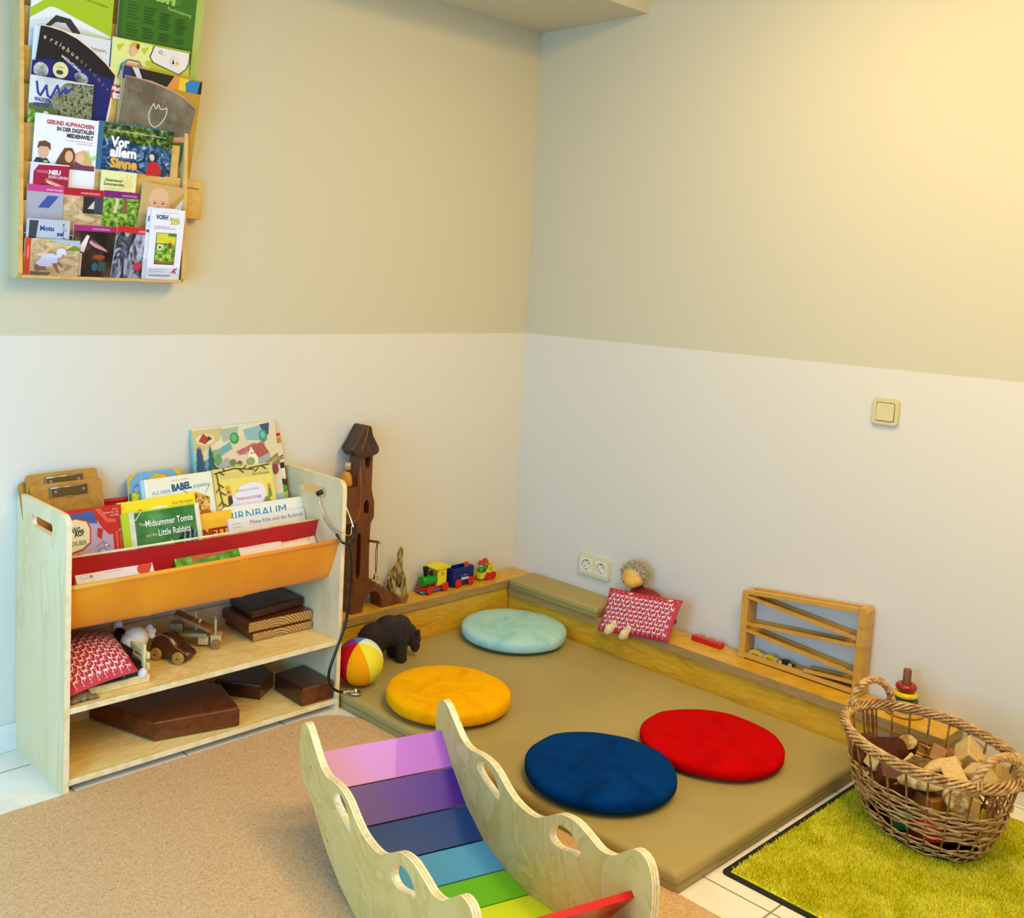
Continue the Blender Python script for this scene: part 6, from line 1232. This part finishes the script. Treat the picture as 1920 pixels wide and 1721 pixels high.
# ================================================================ right-hand ledge: doll, pillow, peg bar, ramp toy, ring tower
ZR = .1686
doll = thing('rag_doll', 'large rag doll with fluffy grey-blond hair sitting on the ledge behind the red pillow', 'doll', (-.065, -.70, ZR)); T = inv(doll)
SKIN = cloth('doll_skin', '#dca53c', '#e4b048'); SKL = cloth('doll_feet', '#d9bf86', '#e3cb96')
HC = Vector((-.074, -.664, .338))
mb = MB(); mb.ball(HC, (.040, .040, .044), SKIN); mb.ball(HC+Vector((-.020, -.006, -.016)), (.026, .030, .024), SKIN); mb.ball(HC+Vector((-.010, .018, -.010)), (.026, .020, .020), SKIN); mb.ball(HC+Vector((-.010, -.030, -.010)), (.024, .016, .020), SKIN)
blend(mb, 'head', doll, T=T, voxel=.0028, smooth=8)
fdir = Vector((-.86, -.10, -.40)).normalized(); side = fdir.cross(Vector((0, 0, 1))).normalized(); upv = side.cross(fdir).normalized()
mb = MB()
for sgn in (-1, 1): mb.ball(HC+fdir*.0435+side*.019*sgn-upv*.002, (.0022, .0032, .002), plain('#3a2414', .5), n=10)
mb.build('eyes', doll, T=T)
HAIR = mottled('doll_hair', [(.35, '#a08e6c'), (.55, '#c6b690'), (.7, '#dccfae')], 90, .9, sheen=.3)
mb = MB(); rg = random.Random(11)
for i in range(1500):
    d = Vector((rg.gauss(0, 1), rg.gauss(0, 1), rg.gauss(0, 1))).normalized()
    if d.dot(fdir) > .38 and d.z < .62: continue
    if d.z < -.62: continue
    p = HC+Vector((d.x*.038, d.y*.040, d.z*.043))+Vector((.004, 0, .002)); l = rg.uniform(.012, .026); j = Vector((rg.gauss(0, .35), rg.gauss(0, .35), rg.gauss(0, .35)))
    a = p; b = p+(d+j*.6).normalized()*l*.55; c = b+(d*.4+j+Vector((0, 0, -.35))).normalized()*l*.6
    if c.x > -.004: c.x = -.004
    if b.x > -.004: b.x = -.004
    s_ = side*.0012+Vector((0, 0, .0006)); t_ = d.cross(side).normalized()*.0011 if d.cross(side).length > .1 else upv*.001
    vs = [mb.bm.verts.new(v) for v in (a-s_, a+s_, b+s_*.8, b-s_*.8, c)]; mb.face([vs[0], vs[1], vs[2], vs[3]], HAIR); mb.face([vs[3], vs[2], vs[4]], HAIR)
    vs = [mb.bm.verts.new(v) for v in (a-t_, a+t_, b+t_*.8, b-t_*.8, c)]; mb.face([vs[0], vs[1], vs[2], vs[3]], HAIR); mb.face([vs[3], vs[2], vs[4]], HAIR)
mb.ball(HC+Vector((.006, 0, .008)), (.0405, .042, .043), HAIR)
o = mb.build('hair', doll, T=T); o['kind'] = 'stuff'
DRED = cloth('doll_dress', '#7c0a14', '#8c1018')
mb = MB(); mb.ball((-.062, -.70, .235), (.045, .075, .062), DRED); mb.ball((-.055, -.715, .268), (.034, .060, .034), DRED); mb.tube([(-.055, -.74, .275), (-.060, -.80, .240), (-.066, -.84, .205)], [.024, .022, .018], DRED, 12); mb.ball((-.055, -.672, .288), (.02, .028, .022), DRED)
mb.ball((-.068, -.70, .195), (.045, .070, .026), DRED)
blend(mb, 'dress', doll, T=T, voxel=.004, smooth=6)
for y, yy in ((-.662, 0), (-.728, 1)):
    mb = MB(); mb.tube([(-.09, y-.004, .192), (-.14, y, .186), (-.172, y+.004, .172)], [.014, .0145, .014], SKL, 12); mb.ball((-.186, y+.008, .158), (.019, .0155, .0185), SKL); mb.ball((-.192, y+.012, .150), (.014, .013, .012), SKL)
    blend(mb, 'leg', doll, T=T, voxel=.003, smooth=5)
root = thing('printed_pillow', 'red pillow with white horses leaning on the large doll on the right-hand ledge', 'pillow', (-.12, -.72, ZR))
print_pillow(root, (-.172, -.590, .130), (-.160, -.888, .172), (-.100, -.895, .312), (-.106, -.585, .280), .034, 'cloth', s=.0155, T=inv(root), seed=9, pinch=.035)
pb = thing('peg_bar', 'small red wooden bar with three pale pegs lying on the right-hand ledge', 'toy', (-.045, -.965, ZR)); T = inv(pb)
mb = MB(); mb.box((-.060, -1.028, ZR+.0002), (-.032, -.912, ZR+.018), plain('#c20f12', .35, coat=.3), bev=.002); mb.build('bar', pb, T=T)
for y in (-.930, -.967, -1.006): mb = MB(); mb.cyl((-.046, y, ZR+.018), (-.046, y, ZR+.030), .0035, LTW, 10); mb.build('peg', pb, T=T)

RAMP = wood('ramp_wood', '#c08c2c', '#cf9c3c', (1.2, 1.2, 3), grain=3, rough=.38, fine=.08)
rp = thing('car_ramp', 'tall wooden zigzag ramp toy for little cars leaning on the right-hand wall', 'toy ramp', (-.035, -1.3, ZR)); T = inv(rp)
FY = YZ((0, 0, 0))     # u = -y, v = z, w = -x
DXF, DXB = .062, .008
def bar(pts, w0=DXB, w1=DXF, nm='rail', m=RAMP): mb = MB(); mb.prism(pts, FY, w0, w1, m); mb.build(nm, rp, T=T)
bar([(1.097, ZR+.001), (1.120, ZR+.001), (1.120, .400), (1.099, .397), (1.096, .385)], nm='upright')
bar([(1.489, ZR+.001), (1.514, ZR+.001), (1.516, .434), (1.508, .446), (1.491, .444)], nm='upright')
bar([(1.120, .388), (1.490, .428), (1.490, .442), (1.120, .402)], nm='top_rail', w0=.046)
bar([(1.120, .388), (1.490, .428), (1.490, .442), (1.120, .402)], nm='top_rail', w1=.022)
bar([(1.135, .392), (1.490, .430), (1.490, .436), (1.135, .398)], .022, .046, 'top_board')
bar([(1.120, .173), (1.489, .173), (1.489, .188), (1.120, .188)], nm='bottom_rail', w0=.050)
bar([(1.120, .173), (1.489, .173), (1.489, .188), (1.120, .188)], nm='bottom_rail', w1=.018)
bar([(1.120, .176), (1.489, .176), (1.489, .181), (1.120, .181)], .018, .050, 'bottom_board')
for (za, zb_, ua, ub) in ((.374, .341, 1.120, 1.489), (.283, .319, 1.120, 1.489), (.261, .229, 1.120, 1.489), (.190, .203, 1.33, 1.489)):
    h = .0095
    bar([(ua, za), (ub, zb_), (ub, zb_+h), (ua, za+h)], .053, DXF, 'lane_rail'); bar([(ua, za), (ub, zb_), (ub, zb_+h), (ua, za+h)], DXB, .017, 'lane_rail')
    dn = 1 if zb_ < za else -1
    u0, u1 = (ua, ub-.035) if (zb_ < za) else (ua+.035, ub)
    f = lambda u: za+(zb_-za)*(u-ua)/(ub-ua)
    bar([(u0, f(u0)-.001), (u1, f(u1)-.001), (u1, f(u1)+.003), (u0, f(u0)+.003)], .017, .053, 'lane_board')
def mini(label, u, m, z=.1815, s=1.0):
    c = thing('toy_car', label, 'toy car', (-.034, -u, z), -PI/2, 'little cars standing in the ramp toy')
    mb = MB(); mb.prism([(-.026, .005), (.028, .005), (.030, .010), (.012, .013), (.006, .018), (-.012, .018), (-.016, .012), (-.027, .011)], frame((0, 0, 0), (1, 0, 0), (0, 0, 1)), -.006, .006, m); mb.build('body', c)
    for x in (-.017, .018):
        for y in (-.0085, .0085): mb = MB(); mb.cyl((x, y-.002, .0068), (x, y+.002, .0068), .0068, plain('#c9ae6a', .5), 14); mb.build('wheel', c)
mini('yellow little car at the left wall of the ramp toy', 1.150, plain('#d9c01c', .35)); mini('second yellow little car in the ramp toy, between the first and the black car', 1.202, plain('#d2b81a', .35)); mini('black little car in the ramp toy', 1.256, plain('#17171c', .35))

rt = thing('ring_stacker', 'wooden stacking toy with red, yellow, green and blue rings behind the basket', 'toy', (-.060, -1.650, ZR))
mb = MB(); mb.lathe([(.001, 0), (.050, 0), (.055, .003), (.055, .009), (.050, .012), (.001, .012)], wood('stacker_base', '#c08c2c', '#cf9c3c', (3, 3, 3), grain=3, rough=.4), I4, 40); mb.build('base', rt)
mb = MB(); mb.cyl((0, 0, .012), (0, 0, .134), .0115, wood('stacker_peg', '#6d3a18', '#824a22', (3, 3, 3), grain=3, rough=.4), 20, bev=.002); mb.build('peg', rt)
for z, r, c, h in ((.0135, .0405, '#0d5a94', .0185), (.0325, .0365, '#0f4a2c', .0165), (.0495, .0345, '#e0c414', .0175), (.0690, .0300, '#9c0e0e', .0230)):
    mb = MB(); k = h/2; R = r-k; pr_ = [(R+k*math.cos(a), z+k+k*.98*math.sin(a)) for a in [2*PI*i/16 for i in range(16)]]
    rings = [[Vector((q*math.cos(t), q*math.sin(t), zz)) for q, zz in [((max(.0125, p[0]) if p[0] > R else max(.0125, .0125+(p[0]-(R-k))*.3)), p[1]) for p in pr_]] for t in [2*PI*i/40 for i in range(40)]]
    mb.rings(rings, plain(c, .28, coat=.4), closed=True); mb.build('ring', rt)
